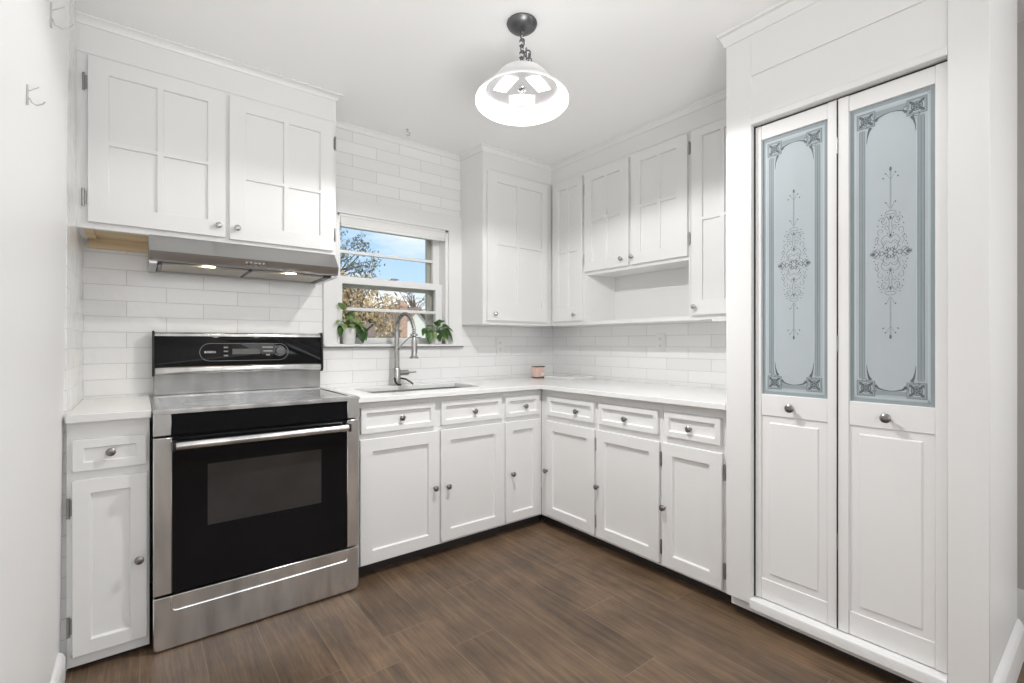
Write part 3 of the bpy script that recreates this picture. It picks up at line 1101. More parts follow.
# tall one next to the pantry
rd = thing('wall_cabinet', 'tall white wall cabinet between the open niche and the pantry', 'cabinet', (2.64, 1.33, 1.335))
carcass(UX, XR - 0.002, 1.1005, 1.5525, 1.335, 2.4315, rd)
glazed_door(RF, 1.165, 1.540, 1.363, 2.420, rd, 1.354, 1.905, (1.514, 1.409), (), 1, (1.236, 1.472, 1.445, 2.372))
m_ = MB()
m_.box(UX - 0.010, UX + 0.10, 1.16, 1.42, 1.322, 1.3345, 0.002)
m_.link('light_strip', M_trim, rd)

# ================================================================== RANGE
RX0, RX1, RY = 0.036, 0.839, 2.300
rg = thing('range', 'stainless steel freestanding electric range with black glass oven door', 'range', ((RX0 + RX1) / 2, 2.64, 0))
m_ = MB()
m_.box(RX0 + 0.006, RX1 - 0.006, RY + 0.055, 2.985, 0.020, 0.915)                  # body box
m_.hexa([(RX0 + 0.002, RY + 0.02, 0.838), (RX1 - 0.002, RY + 0.02, 0.838), (RX1 - 0.002, RY + 0.08, 0.838), (RX0 + 0.002, RY + 0.08, 0.838)],
        [(RX0 + 0.002, RY + 0.02, 0.915), (RX1 - 0.002, RY + 0.02, 0.915), (RX1 - 0.002, RY + 0.08, 0.915), (RX0 + 0.002, RY + 0.08, 0.915)])
for xx in (RX0 + 0.05, RX1 - 0.05):
    for yy in (RY + 0.10, 2.94):
        m_.cyl((xx, yy, 0.0), (xx, yy, 0.022), 0.016, 10)
m_.link('body', M_blackp, rg)
for xa, xb in ((RX0, 0.0945), (0.7825, RX1)):                                      # steel corner blocks
    m_ = MB()
    m_.box(xa, xb, RY - 0.002, RY + 0.06, 0.8395, 0.926, 0.003)
    m_.link('corner_block', M_steel, rg)
m_ = MB()
m_.box(0.095, 0.782, RY + 0.002, RY + 0.03, 0.8395, 0.922, 0.002)
m_.link('front_panel', M_black, rg, label='black glass strip above the oven door')
# cooktop: steel rim, glass plate, printed rings
m_ = MB()
m_.cells([RX0 - 0.002, 0.070, 0.806, RX1 + 0.004], [RY - 0.008, RY + 0.060, 2.845, 2.905],
         lambda i, j: not (i == 1 and j == 1), 0.924, 0.944, 0.005)
ct = m_.link('cooktop_rim', M_steel, rg)
m_ = MB()
m_.box(0.070, 0.806, RY + 0.060, 2.845, 0.930, 0.941)
gl = m_.link('cooktop_glass', M_cook, rg)
for cx_, cy_, rr in ((0.245, 2.47, 0.105), (0.635, 2.47, 0.085), (0.245, 2.72, 0.080), (0.635, 2.72, 0.100)):
    m_ = MB()
    m_.lathe([(rr - 0.0015, 0), (rr - 0.0015, 0.0004), (rr + 0.0015, 0.0004), (rr + 0.0015, 0)], (cx_, cy_, 0.941), (0, 0, 1), 48)
    m_.link('burner_ring', M_burn, gl)
# back guard
BP = Face('S', 2.925)
m_ = MB()
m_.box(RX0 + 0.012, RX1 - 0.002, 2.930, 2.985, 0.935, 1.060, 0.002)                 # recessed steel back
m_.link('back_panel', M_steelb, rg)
m_ = MB()
m_.prism([(2.925, 1.080), (2.985, 1.080), (2.985, 1.255), (2.940, 1.255), (2.926, 1.232)], 'x', RX0 + 0.014, RX1 + 0.002, 0.001)
cp = m_.link('control_panel', M_black, rg)
m_ = MB()
m_.prism([(2.920, 1.046), (2.985, 1.046), (2.985, 1.086), (2.926, 1.086), (2.916, 1.078), (2.914, 1.056)], 'x', RX0 + 0.016, RX1 + 0.000, 0.002)
m_.link('lower_rail', M_steel, rg)
m_ = MB()
m_.prism([(2.929, 1.230), (2.985, 1.230), (2.985, 1.258), (2.940, 1.258), (2.930, 1.250)], 'x', RX0 + 0.014, RX1 + 0.002, 0.002)
m_.link('top_rail', M_steel, rg)
for xa in (RX0 + 0.006, RX1 + 0.0025):
    m_ = MB()
    pr = [(2.910, 1.060), (2.920, 1.038), (2.985, 1.034), (2.985, 1.264), (2.936, 1.264), (2.924, 1.250)]
    m_.prism(pr, 'x', xa, xa + 0.009, 0.002)
    m_.link('end_cap', M_blackp, rg)
# panel tilts back from y=2.925 (z=1.08) to 2.933 (z=1.232)


def pan(x, z, d=0.0):
    return (x, 2.925 + 0.001 * (z - 1.08) / 0.152 - d, z)


# printed oval outline
loop = []
zc, hh, xl, xr = 1.1545, 0.0455, 0.283, 0.614
for k in range(17):
    a = pi / 2 + pi * k / 16
    loop.append(pan(xl + hh * cos(a), zc + hh * sin(a), 0.0004))
for k in range(17):
    a = -pi / 2 + pi * k / 16
    loop.append(pan(xr + hh * cos(a), zc + hh * sin(a), 0.0004))
loop.append(loop[0])
m_ = MB()
m_.tube(loop, 0.0011, 5, cap=False)
m_.link('oval_outline', M_dimprint, cp)
m_ = MB()
m_.box(0.384, 0.515, 2.9248, 2.930, 1.142, 1.172, 0.0008)
m_.link('display', M_disp, cp)
for z in (1.176, 1.155, 1.133):
    m_ = MB()
    m_.box(0.344, 0.364, 2.9252, 2.930, z, z + 0.007)
    m_.link('button', M_dimprint, cp)
for z, wd in ((1.176, 0.052), (1.155, 0.048), (1.134, 0.020)):
    m_ = MB()
    m_.box(0.555 - wd / 2, 0.555 + wd / 2, 2.9250, 2.930, z, z + 0.008)
    m_.link('button', M_dimprint, cp)
# brand lettering
cu = bpy.data.curves.new('lettering', 'FONT')
cu.body = 'BOSCH'
cu.size = 0.0145
cu.extrude = 0.0003
cu.offset = 0.0004
cu.align_x = 'CENTER'
cu.align_y = 'CENTER'
cu.space_character = 1.1
to = bpy.data.objects.new('lettering_source', cu)
COL.objects.link(to)
bpy.context.view_layer.update()
me = bpy.data.meshes.new_from_object(to.evaluated_get(bpy.context.evaluated_depsgraph_get()))
bpy.data.objects.remove(to)
me.transform(Matrix.Rotation(radians(90), 4, 'X'))
me.transform(Matrix.Translation(Vector((0.283, 2.9254, 1.1545)) - Vector(rg['_base'])))
me.materials.append(M_print)
lo = bpy.data.objects.new('lettering', me)
COL.objects.link(lo)
lo.parent = cp
m_ = MB()
m_.lathe([(0, 0), (0.028, 0), (0.028, 0.004), (0.0255, 0.006), (0.024, 0.022), (0.021, 0.026), (0, 0.027)], (0.614, 2.9255, 1.160), (0, -1, 0), 28)
kk = m_.link('control_knob', M_gun, cp)
m_ = MB()
m_.lathe([(0.0262, 0.003), (0.0285, 0.003), (0.0285, 0.0075), (0.0262, 0.0075)], (0.614, 2.9255, 1.160), (0, -1, 0), 28)
m_.link('knob_ring', M_chrome, kk)

# oven door
DZ0, DZ1 = 0.220, 0.832
m_ = MB()
DF = Face('S', RY + 0.040)
DF.box(m_, RX0, 0.0955, DZ0, DZ1, 0.0, 0.042, 0.003)
DF.box(m_, 0.7815, RX1, DZ0, DZ1, 0.0, 0.042, 0.003)
DF.box(m_, 0.0955, 0.7815, DZ0 + 0.002, DZ1 - 0.002, 0.0, 0.034)
od = m_.link('oven_door', M_steel, rg)
m_ = MB()
m_.box(0.0962, 0.7808, RY + 0.0005, RY + 0.0058, DZ0 + 0.001, DZ1 - 0.001)
m_.link('door_glass', M_black, od)
m_ = MB()
m_.box(0.214, 0.662, RY - 0.0003, RY + 0.0006, 0.460, 0.709)
m_.link('oven_window', M_ovenwin, od)
m_ = MB()
hz, hy = 0.802, RY - 0.042
m_.tube([(0.108, hy, hz), (0.15, hy - 0.004, hz + 0.001), (0.44, hy - 0.008, hz + 0.001), (0.73, hy - 0.004, hz + 0.001), (0.771, hy, hz)], 0.0165, 16)
for xx in (0.108, 0.765):
    m_.box(xx, xx + 0.012, hy - 0.004, RY + 0.002, hz - 0.010, hz + 0.010, 0.003)
hd = m_.link('handle', M_steel, od)
for xx in (0.094, 0.772):
    m_ = MB()
    m_.box(xx, xx + 0.013, hy - 0.016, RY + 0.001, hz - 0.018, hz + 0.018, 0.005, 2)
    m_.link('handle_end', M_blackp, od)
# storage drawer
m_ = MB()
m_.prism([(RX0, 0.014), (RX0 + 0.010, 0.004), (RX1 - 0.018, 0.008), (RX1, 0.026), (RX1, 0.213), (RX0, 0.210)], 'y', RY, RY + 0.05, 0.003)
dw = m_.link('drawer', M_steel, rg)
m_ = MB()
pts = [(0.094, 0.205)]
for k in range(7):
    a = pi + (pi / 2) * k / 6
    pts.append((0.110 + 0.016 * cos(a), 0.166 + 0.016 * sin(a)))
for k in range(7):
    a = 1.5 * pi + (pi / 2) * k / 6
    pts.append((0.768 + 0.016 * cos(a), 0.172 + 0.016 * sin(a)))
pts.append((0.784, 0.207))
m_.tube([(p[0], RY - 0.0005, p[1]) for p in pts], 0.0042, 8)
m_.link('pressed_edge', M_steel, dw)

# ================================================================== RANGE HOOD
hd = thing('range_hood', 'slim stainless steel range hood under the wall cabinet, two lamps on', 'range hood', (0.43, 2.8, 1.56))
HX0, HX1 = 0.026, 0.838
m_ = MB()
m_.prism([(2.672, 1.6865), (2.596, 1.607), (2.611, 1.570), (2.615, 1.566), (2.640, 1.566), (2.640, 1.572), (2.966, 1.572), (2.966, 1.560), (2.986, 1.560), (2.986, 1.6865)], 'x', HX0, HX1)
m_.box(HX0, HX0 + 0.030, 2.630, 2.975, 1.553, 1.578, 0.001)
m_.box(HX1 - 0.030, HX1, 2.630, 2.975, 1.553, 1.578, 0.001)
m_.link('canopy', M_steelh, hd)
for xa, xb in ((0.075, 0.424), (0.440, 0.790)):
    m_ = MB()
    m_.box(xa, xb, 2.700, 2.955, 1.561, 1.571, 0.002)
    m_.link('grease_filter', M_filter, hd)
for xa, xb in ((0.426, 0.438), (0.060, 0.074), (0.791, 0.806)):
    m_ = MB()
    m_.box(xa, xb, 2.69, 2.96, 1.557, 1.5715)
    m_.link('filter_rail', M_gun, hd)
for hx in (0.252, 0.611):
    m_ = MB()
    m_.lathe([(0, -0.001), (0.026, -0.001), (0.026, 0.003)], (hx, 2.655, 1.565), (0, 0, -1), 20)
    l_ = m_.link('hood_lamp', M_lamp, hd)
    m_ = MB()
    m_.lathe([(0.026, 0.0), (0.026, 0.005), (0.031, 0.003), (0.032, 0.0)], (hx, 2.655, 1.566), (0, 0, -1), 20)
    m_.link('lamp_ring', M_chrome, l_)
for k in range(5):
    m_ = MB()
    m_.lathe([(0, 0.010), (0.0055, 0.0095), (0.007, 0.007), (0.007, 0.0)], (0.402 + 0.0185 * k, 2.6045, 1.588), (0, -0.93, -0.37), 14)
    m_.link('button', M_chrome, hd)

# ================================================================== PANTRY BIFOLD DOOR
bd = thing('bifold_door', 'white bifold pantry door with two frosted, etched glass panels', 'door', (2.09, 0.675, 0.115))
LF = Face('W', 2.115)


def ribbon(mb, F, pts, wd, d, th=0.0004):
    """flat raised stroke along 2D points on face F"""
    n = len(pts)
    b = bmesh.new()
    L_, R_ = [], []
    for i in range(n):
        p0, p1 = Vector(pts[max(i - 1, 0)]), Vector(pts[min(i + 1, n - 1)])
        t_ = (p1 - p0)
        if t_.length < 1e-9:
            t_ = Vector((1, 0))
        t_.normalize()
        nn = Vector((-t_.y, t_.x)) * (wd[i] if isinstance(wd, (list, tuple)) else wd) / 2
        L_.append(b.verts.new(F.P(pts[i][0] + nn.x, pts[i][1] + nn.y, d + th)))
        R_.append(b.verts.new(F.P(pts[i][0] - nn.x, pts[i][1] - nn.y, d + th)))
    for i in range(n - 1):
        b.faces.new((L_[i], L_[i + 1], R_[i + 1], R_[i]))
    r = bmesh.ops.extrude_face_region(b, geom=b.faces[:])
    off = Vector(F.n()) * -th
    bmesh.ops.translate(b, vec=off, verts=[g for g in r['geom'] if isinstance(g, bmesh.types.BMVert)])
    bmesh.ops.recalc_face_normals(b, faces=b.faces[:])
    mb.add(b)


def blob(mb, F, a, b_, ra, rb, d, th=0.0005, n=10, rot=0.0):
    P = []
    for k in range(n):
        t_ = 2 * pi * k / n
        x, y = ra * cos(t_), rb * sin(t_)
        P.append((a + x * cos(rot) - y * sin(rot), b_ + x * sin(rot) + y * cos(rot)))
    b = bmesh.new()
    hi = [b.verts.new(F.P(*p, d + th)) for p in P]
    lo_ = [b.verts.new(F.P(*p, d)) for p in P]
    b.faces.new(hi)
    for k in range(n):
        b.faces.new((hi[k], hi[(k + 1) % n], lo_[(k + 1) % n], lo_[k]))
    bmesh.ops.recalc_face_normals(b, faces=b.faces[:])
    mb.add(b)


def spiral(cx, cy, r0, r1, a0, a1, n=18):
    return [(cx + (r0 + (r1 - r0) * k / n) * cos(a0 + (a1 - a0) * k / n),
             cy + (r0 + (r1 - r0) * k / n) * sin(a0 + (a1 - a0) * k / n)) for k in range(n + 1)]


def etching(F, a0, a1, b0, b1, d, parent):
    """etched art on a pane: framed border with corner rosettes and a slender scrollwork ornament"""
    ca, cb_ = (a0 + a1) / 2, (b0 + b1) / 2 - 0.004
    wid = a1 - a0
    band, lite, dark = MB(), MB(), MB()
    m0, m1, m2 = 0.014, 0.030, 0.047                      # border offsets
    # grey bands along the borders
    for s in (0, 1):
        A = (lambda x: a0 + x) if s == 0 else (lambda x: a1 - x)
        ribbon(band, F, [(A(m0 / 2 + 0.001), b0 + 0.002), (A(m0 / 2 + 0.001), b1 - 0.002)], m0 - 0.004, d)
        ribbon(band, F, [(A((m1 + m2) / 2), b0 + 0.085), (A((m1 + m2) / 2), b1 - 0.085)], m2 - m1, d)
        for o_ in (m1 - 0.0005, m2 + 0.0005, (m1 + m2) / 2):
            ribbon(dark, F, [(A(o_), b0 + 0.09), (A(o_), b1 - 0.09)], 0.0009, d + 0.0004)
        ribbon(lite, F, [(A(m0 + 0.004), b0 + 0.012), (A(m0 + 0.004), b1 - 0.012)], 0.004, d)
        ribbon(lite, F, [(A(m2 + 0.003), b0 + 0.10), (A(m2 + 0.003), b1 - 0.10)], 0.004, d)
        B = (lambda x: b0 + x) if s == 0 else (lambda x: b1 - x)
        ribbon(band, F, [(a0 + 0.014, B(m0 / 2 + 0.001)), (a1 - 0.014, B(m0 / 2 + 0.001))], m0 - 0.002, d)
        ribbon(band, F, [(a0 + 0.078, B((m1 + m2) / 2)), (a1 - 0.078, B((m1 + m2) / 2))], m2 - m1, d)
        ribbon(lite, F, [(a0 + 0.012, B(m0 + 0.005)), (a1 - 0.012, B(m0 + 0.005))], 0.004, d)
    # corners: rosette squares plus little arches
    for sa in (-1, 1):
        for sb in (-1, 1):
            ka = (a0 if sa < 0 else a1) - sa * 0.050
            kb = (b0 if sb < 0 else b1) - sb * 0.052
            q = 0.027
            ribbon(band, F, [(ka - q, kb), (ka + q, kb)], 2 * q, d)
            dd = d + 0.0004
            ring = [(ka + q * x, kb + q * y) for x, y in ((-1, -1), (1, -1), (1, 1), (-1, 1), (-1, -1))]
            ribbon(dark, F, ring, 0.0018, dd)
            ribbon(lite, F, spiral(ka, kb, 0.019, 0.019, 0, 2 * pi, 24), 0.0026, dd)
            ribbon(dark, F, spiral(ka, kb, 0.015, 0.015, 0, 2 * pi, 24), 0.0022, dd)
            for k in range(4):
                a_ = pi / 4 + k * pi / 2
                blob(dark, F, ka + 0.018 * cos(a_), kb + 0.018 * sin(a_), 0.012, 0.0045, dd, rot=a_)
                blob(dark, F, ka + 0.0065 * cos(a_ + pi / 4), kb + 0.0065 * sin(a_ + pi / 4), 0.005, 0.003, dd, rot=a_ + pi / 4)
            for t0 in (-1, 1):
                ribbon(dark, F, spiral(ka - sa * 0.012 + t0 * 0.014, kb - sb * 0.012 - t0 * sa * sb * 0.014, 0.011, 0.003, 0, t0 * 4.2, 14), 0.0018, dd)
            # arch from the rosette towards the middle
            ax0, ay0 = ka - sa * 0.028, kb + sb * 0.004
            ribbon(dark, F, [(ax0 - sa * 0.0, ay0 - sb * 0.016), (ax0 - sa * 0.010, ay0 - sb * 0.005), (ax0 - sa * 0.028, ay0 - sb * 0.000), (ax0 - sa * 0.050, ay0 + sb * 0.002)],
                   [0.010, 0.006, 0.003, 0.001], dd)
            ribbon(dark, F, [(ka - sa * 0.014, kb - sb * 0.030), (ka - sa * 0.008, kb - sb * 0.044), (ka - sa * 0.004, kb - sb * 0.062), (ka - sa * 0.002, kb - sb * 0.085)],
                   [0.011, 0.006, 0.003, 0.001], dd)
    # central ornament
    u = wid / 0.246

    def both(pts_, wd):
        wd = wd * 0.52
        for s in (-1, 1):
            ribbon(dark, F, [(ca + s * p[0] * u * 0.82, cb_ + p[1]) for p in pts_], wd, d)

    def dots(lst, r):
        for (x, y) in lst:
            for s in ((-1, 1) if x else (1,)):
                for v in (-1, 1):
                    blob(dark, F, ca + s * x * u * 0.82, cb_ + v * y, r * 0.75, r * 0.75, d)
    for v in (-1, 1):
        V = lambda pts_: [(x, v * y) for x, y in pts_]
        both(V([(0.0016, 0.155), (0.0016, 0.290)]), 0.0012)
        blob(dark, F, ca, cb_ + v * 0.298, 0.0036, 0.008, d)
        both(V([(0.000, 0.262), (0.007, 0.270), (0.012, 0.279)]), 0.0014)
        both(V([(0.002, 0.158), (0.008, 0.166), (0.012, 0.178)]), 0.0014)
        for x, y in ((0.014, 0.283), (0.021, 0.268), (0.014, 0.180)):
            for s in (-1, 1):
                blob(dark, F, ca + s * x * u, cb_ + v * y, 0.0034, 0.0020, d, rot=s * v * 0.8)
        # urn of scrolls
        both(V([(0.0, 0.150), (0.012, 0.149), (0.020, 0.143), (0.014, 0.138), (0.0, 0.137)]), 0.0026)
        both(V([(p[0], p[1]) for p in spiral(0.020, 0.112, 0.018, 0.004, pi * 0.9, -pi * 1.1, 18)]), 0.0022)
        both(V([(p[0], p[1]) for p in spiral(0.034, 0.078, 0.014, 0.003, -pi * 0.4, pi * 1.5, 18)]), 0.0020)
        both(V([(0.0, 0.060), (0.006, 0.085), (0.004, 0.110), (0.012, 0.130), (0.024, 0.136)]), 0.0020)
        both(V([(0.0, 0.052), (0.013, 0.064), (0.024, 0.060), (0.034, 0.046), (0.030, 0.034)]), 0.0022)
        both(V([(p[0], p[1]) for p in spiral(0.013, 0.020, 0.016, 0.004, pi * 0.5, -pi * 1.2, 18)]), 0.0022)
        both(V([(0.036, 0.000), (0.040, 0.013), (0.050, 0.018), (0.060, 0.008), (0.070, 0.0)]), 0.0026)
        both(V([(0.042, 0.0), (0.050, 0.009), (0.062, 0.003)]), 0.0034)
        both(V([(0.040, 0.030), (0.047, 0.040), (0.046, 0.052)]), 0.0018)
        both(V(spiral(0.030, 0.118, 0.012, 0.003, pi * 0.2, pi * 1.9, 16)), 0.0020)
        both(V(spiral(0.046, 0.052, 0.010, 0.002, -pi * 0.2, pi * 1.4, 16)), 0.0020)
        both(V(spiral(0.012, 0.092, 0.010, 0.002, -pi * 0.5, pi * 1.2, 16)), 0.0020)
        both(V([(0.0, 0.034), (0.008, 0.042), (0.018, 0.044), (0.028, 0.036), (0.026, 0.024), (0.036, 0.018)]), 0.0024)
        both(V([(0.022, 0.0), (0.030, 0.008), (0.038, 0.006), (0.044, 0.0)]), 0.0040)
        both(V([(0.048, 0.004), (0.056, 0.014), (0.064, 0.012)]), 0.0036)
        both(V([(0.056, 0.002), (0.066, 0.008), (0.074, 0.003)]), 0.0030)
        for q in range(4):
            both(V([(0.006 + 0.002 * q, 0.004 + 0.004 * q), (0.012 + 0.001 * q, 0.002 + 0.007 * q)]), 0.0030)
        dots([(0.045, 0.100), (0.041, 0.120), (0.032, 0.138), (0.048, 0.060), (0.053, 0.036), (0.058, 0.026), (0.010, 0.070), (0.028, 0.096)], 0.0026)
        blob(dark, F, ca, cb_ + v * 0.062, 0.0035, 0.0055, d)
        blob(dark, F, ca, cb_ + v * 0.125, 0.003, 0.007, d)
    ribbon(dark, F, spiral(ca, cb_, 0.017, 0.017, 0, 2 * pi, 28), 0.0016, d)
    ribbon(dark, F, spiral(ca, cb_, 0.009, 0.009, 0, 2 * pi, 20), 0.0014, d)
    for q in range(8):
        a_ = q * pi / 4
        blob(dark, F, ca + 0.0125 * cos(a_), cb_ + 0.0125 * sin(a_), 0.0036, 0.0018, d, rot=a_)
    for s in (-1, 1):
        blob(dark, F, ca + s * 0.052 * u, cb_, 0.009, 0.0035, d)
    band.link('etched_border', M_etchm, parent)
    lite.link('etched_highlight', M_etchl, parent)
    dark.link('etched_ornament', M_etch, parent)


for (ya, yb, ga, gb, kya, fa, fb) in (
        (0.6775, 0.9830, 0.710, 0.9595, 0.839, 0.741, 0.928),
        (0.3620, 0.6750, 0.394, 0.6395, 0.523, 0.426, 0.609)):
    m_ = MB()
    LF.box(m_, ya, ga, 0.116, 2.126, 0.0, 0.028, 0.0018)
    LF.box(m_, gb, yb, 0.116, 2.126, 0.0, 0.028, 0.0018)
    for za, zb_ in ((0.116, 0.201), (0.896, 0.985), (2.067, 2.126)):
        LF.box(m_, ga, gb, za, zb_, 0.0, 0.0248, 0.0016)
    leaf = m_.link('door_leaf', M_trim, bd)
    m_ = MB()
    LP = Face('W', 2.087)
    # lower panel: flat sheet with a bevelled raised field
    LP.box(m_, ga - 0.001, gb + 0.001, 0.200, 0.897, -0.012, -0.0080)
    LQ = Face('W', 2.0950)
    mb2 = bmesh.new()
    F0, F1, i_ = 0.0, 0.0048, 0.0045
    q0 = [(fa, 0.228), (fb, 0.228), (fb, 0.868), (fa, 0.868)]
    q1 = [(fa + i_, 0.228 + i_), (fb - i_, 0.228 + i_), (fb - i_, 0.868 - i_), (fa + i_, 0.868 - i_)]
    v0 = [mb2.verts.new(LQ.P(*p, F0)) for p in q0]
    v1 = [mb2.verts.new(LQ.P(*p, F1)) for p in q1]
    for k in range(4):
        mb2.faces.new((v0[k], v0[(k + 1) % 4], v1[(k + 1) % 4], v1[k]))
    mb2.faces.new(v1)
    bmesh.ops.recalc_face_normals(mb2, faces=mb2.faces[:])
    m_.add(mb2)
    m_.link('raised_panel', M_trim, leaf)
    m_ = MB()
    m_.box(2.100, 2.105, ga - 0.006, gb + 0.006, 0.980, 2.072)
    m_.link('glass_pane', M_frost, leaf)
    etching(Face('W', 2.100), ga, gb, 0.985, 2.067, 0.0, leaf)
    knob(Face('W', 2.087), kya, 0.937, 0.0, leaf, r=0.017)
m_ = MB()
for z in (0.45, 1.95, 1.20):
    m_.cyl((2.086, 0.6762, z - 0.03), (2.086, 0.6762, z + 0.03), 0.003, 8)
m_.link('hinge', M_hinge, bd)
m_ = MB()
m_.box(2.084, 2.10, 0.675, 0.6778, 0.12, 2.12)
m_.link('hinge_strip', M_gap, bd)
m_ = MB()
m_.box(2.095, 2.12, 0.362, 0.986, 2.127, 2.133)
m_.link('track', M_gap, bd)
m_ = MB()
m_.box(2.084, 2.120, 0.9845, 0.9873, 0.116, 2.132)
m_.link('side_gap_strip', M_gap, bd)  # dark strip coloured in for the shade of the gap beside the leaf

# ================================================================== PENDANT LAMP
px, py = PEND
pl = thing('pendant_lamp', 'pendant lamp with white opal glass bell shade on a dark chain', 'lamp', (px, py, ZC))
m_ = MB()
m_.lathe([(0, -0.001), (0.064, -0.001), (0.066, -0.008), (0.060, -0.020), (0.046, -0.032), (0.026, -0.040), (0.010, -0.043), (0.008, -0.052), (0, -0.053)],
         (px, py, ZC), (0, 0, 1), 32)
m_.link('ceiling_canopy', M_gun, pl)
m_ = MB()
zz = ZC - 0.052


def chain_link(mb, c, ang, h=0.034, wv=0.0095, r=0.0022):
    pts_ = []
    for k in range(17):
        a = 2 * pi * k / 16
        x = wv * cos(a)
        z = (h / 2 - wv) * (1 if sin(a) >= 0 else -1) + wv * sin(a)
        pts_.append((c[0] + x * cos(ang), c[1] + x * sin(ang), c[2] + z))
    mb.tube(pts_, r, 6, cap=False)


nl = 6
for k in range(nl):
    chain_link(m_, (px, py, zz - 0.010 - k * 0.0255), 0.4 + (pi / 2) * (k % 2), 0.035, 0.0105, 0.0029)
for k in range(6):                                                     # slack loop of spare chain beside it
    a_ = pi * (0.05 + 0.18 * k)
    chain_link(m_, (px + 0.012 + 0.014 * sin(a_), py - 0.010 - 0.006 * sin(a_), zz - 0.075 - 0.030 * (1 - cos(a_))), 0.9 + (pi / 2) * (k % 2), 0.034, 0.0105, 0.0029)
m_.link('chain', M_gun, pl)
m_ = MB()
m_.tube([(px, py, zz), (px + 0.008, py + 0.006, zz - 0.05), (px + 0.014, py - 0.008, zz - 0.09), (px + 0.003, py, zz - 0.148)], 0.0022, 6)
m_.link('cord', M_dish, pl)
m_ = MB()
m_.lathe([(0, 0.034), (0.007, 0.034), (0.009, 0.024), (0.016, 0.020), (0.030, 0.006), (0.036, 0.0), (0.034, -0.004), (0, -0.004)], (px, py, 2.378), (0, 0, 1), 24)
m_.link('shade_cap', M_gun, pl)
m_ = MB()
prof_o = [(0.030, 2.379), (0.055, 2.375), (0.080, 2.365), (0.102, 2.350), (0.119, 2.331), (0.133, 2.310), (0.148, 2.290), (0.168, 2.269), (0.188, 2.252), (0.200, 2.240)]
prof_i = [(0.199, 2.236), (0.186, 2.246), (0.165, 2.263), (0.1445, 2.285), (0.129, 2.306), (0.115, 2.327), (0.099, 2.345), (0.078, 2.360), (0.054, 2.370), (0.030, 2.374)]
m_.lathe([(r, z) for r, z in prof_o + prof_i], (px, py, 0), (0, 0, 1), 64)
m_.link('shade', M_shade, pl)
# enamel dish inside with three bright panels
m_ = MB()
m_.lathe([(0.0, 2.297), (0.05, 2.296), (0.10, 2.291), (0.135, 2.283), (0.151, 2.275), (0.1515, 2.278), (0.135, 2.287), (0.0, 2.301)], (px, py, 0), (0, 0, 1), 48)
ds = m_.link('reflector_dish', M_dish, pl)
m_ = MB()
m_.lathe([(0, 2.270), (0.006, 2.271), (0.010, 2.277), (0.008, 2.283), (0.017, 2.287), (0.020, 2.292), (0.018, 2.297), (0, 2.2975)], (px, py, 0), (0, 0, 1), 20)
m_.link('finial', M_chrome, ds)
va_ = math.atan2(-py, -px)                      # direction to the viewer's side of the room
for k in range(3):
    ang = va_ + pi + k * 2 * pi / 3
    er = Vector((cos(ang), sin(ang), 0))
    et = Vector((-sin(ang), cos(ang), 0))
    b = bmesh.new()
    vs = []
    for (r_, z_) in ((0.050, 2.2955), (0.108, 2.2890)):
        for s in (-1, 1):
            vs.append(b.verts.new(Vector((px, py, z_)) + er * r_ + et * s * 0.055))
    b.faces.new((vs[0], vs[1], vs[3], vs[2]))
    r = bmesh.ops.extrude_face_region(b, geom=b.faces[:])
    bmesh.ops.translate(b, vec=(0, 0, -0.004), verts=[g_ for g_ in r['geom'] if isinstance(g_, bmesh.types.BMVert)])
    bmesh.ops.recalc_face_normals(b, faces=b.faces[:])
    m_ = MB()
    m_.add(b)
    m_.link('light_panel', M_led, ds)

# the shade hangs a few degrees out of true
ev = Vector((px, py, 0)).normalized()
piv = Matrix.Translation(Vector((0, 0, 2.24 - ZC)))
tilt = piv @ Matrix.Rotation(radians(4), 4, Vector((-ev.y, ev.x, 0))) @ piv.inverted()
for q_ in pl.children:
    if q_.name.startswith(('shade', 'reflector')):
        for z_ in (q_, *q_.children):
            z_.data.transform(tilt)

# ================================================================== SMALL THINGS
def outlet(F, a, b_, lab, w_=0.074, h_=0.122):
    t = thing('wall_outlet', lab, 'outlet', F.P(a, b_, 0), 'wall outlets on the tiled splashback')
    m = MB()
    F.box(m, a - w_ / 2, a + w_ / 2, b_ - h_ / 2, b_ + h_ / 2, 0.0, 0.006, 0.002)
    m.link('cover_plate', M_outlet, t)
    for s in (-1, 1):
        m = MB()
        F.box(m, a - 0.016, a + 0.016, b_ + s * 0.024 - 0.014, b_ + s * 0.024 + 0.014, 0.006, 0.0078, 0.0008)
        r_ = m.link('socket', M_outlet, t)
        m = MB()
        for q in (-0.006, 0.006):
            F.box(m, a + q - 0.0012, a + q + 0.0012, b_ + s * 0.024 - 0.002, b_ + s * 0.024 + 0.007, 0.0075, 0.0082)
        F.box(m, a - 0.002, a + 0.002, b_ + s * 0.024 - 0.009, b_ + s * 0.024 - 0.005, 0.0075, 0.0082)
        m.link('slots', M_slot, r_)


outlet(Face('S', YB), 2.206, 1.181, 'white double wall outlet on the back wall tiles right of the sink')
outlet(Face('W', XR), 1.934, 1.207, 'white double wall outlet on the right wall tiles under the open niche')

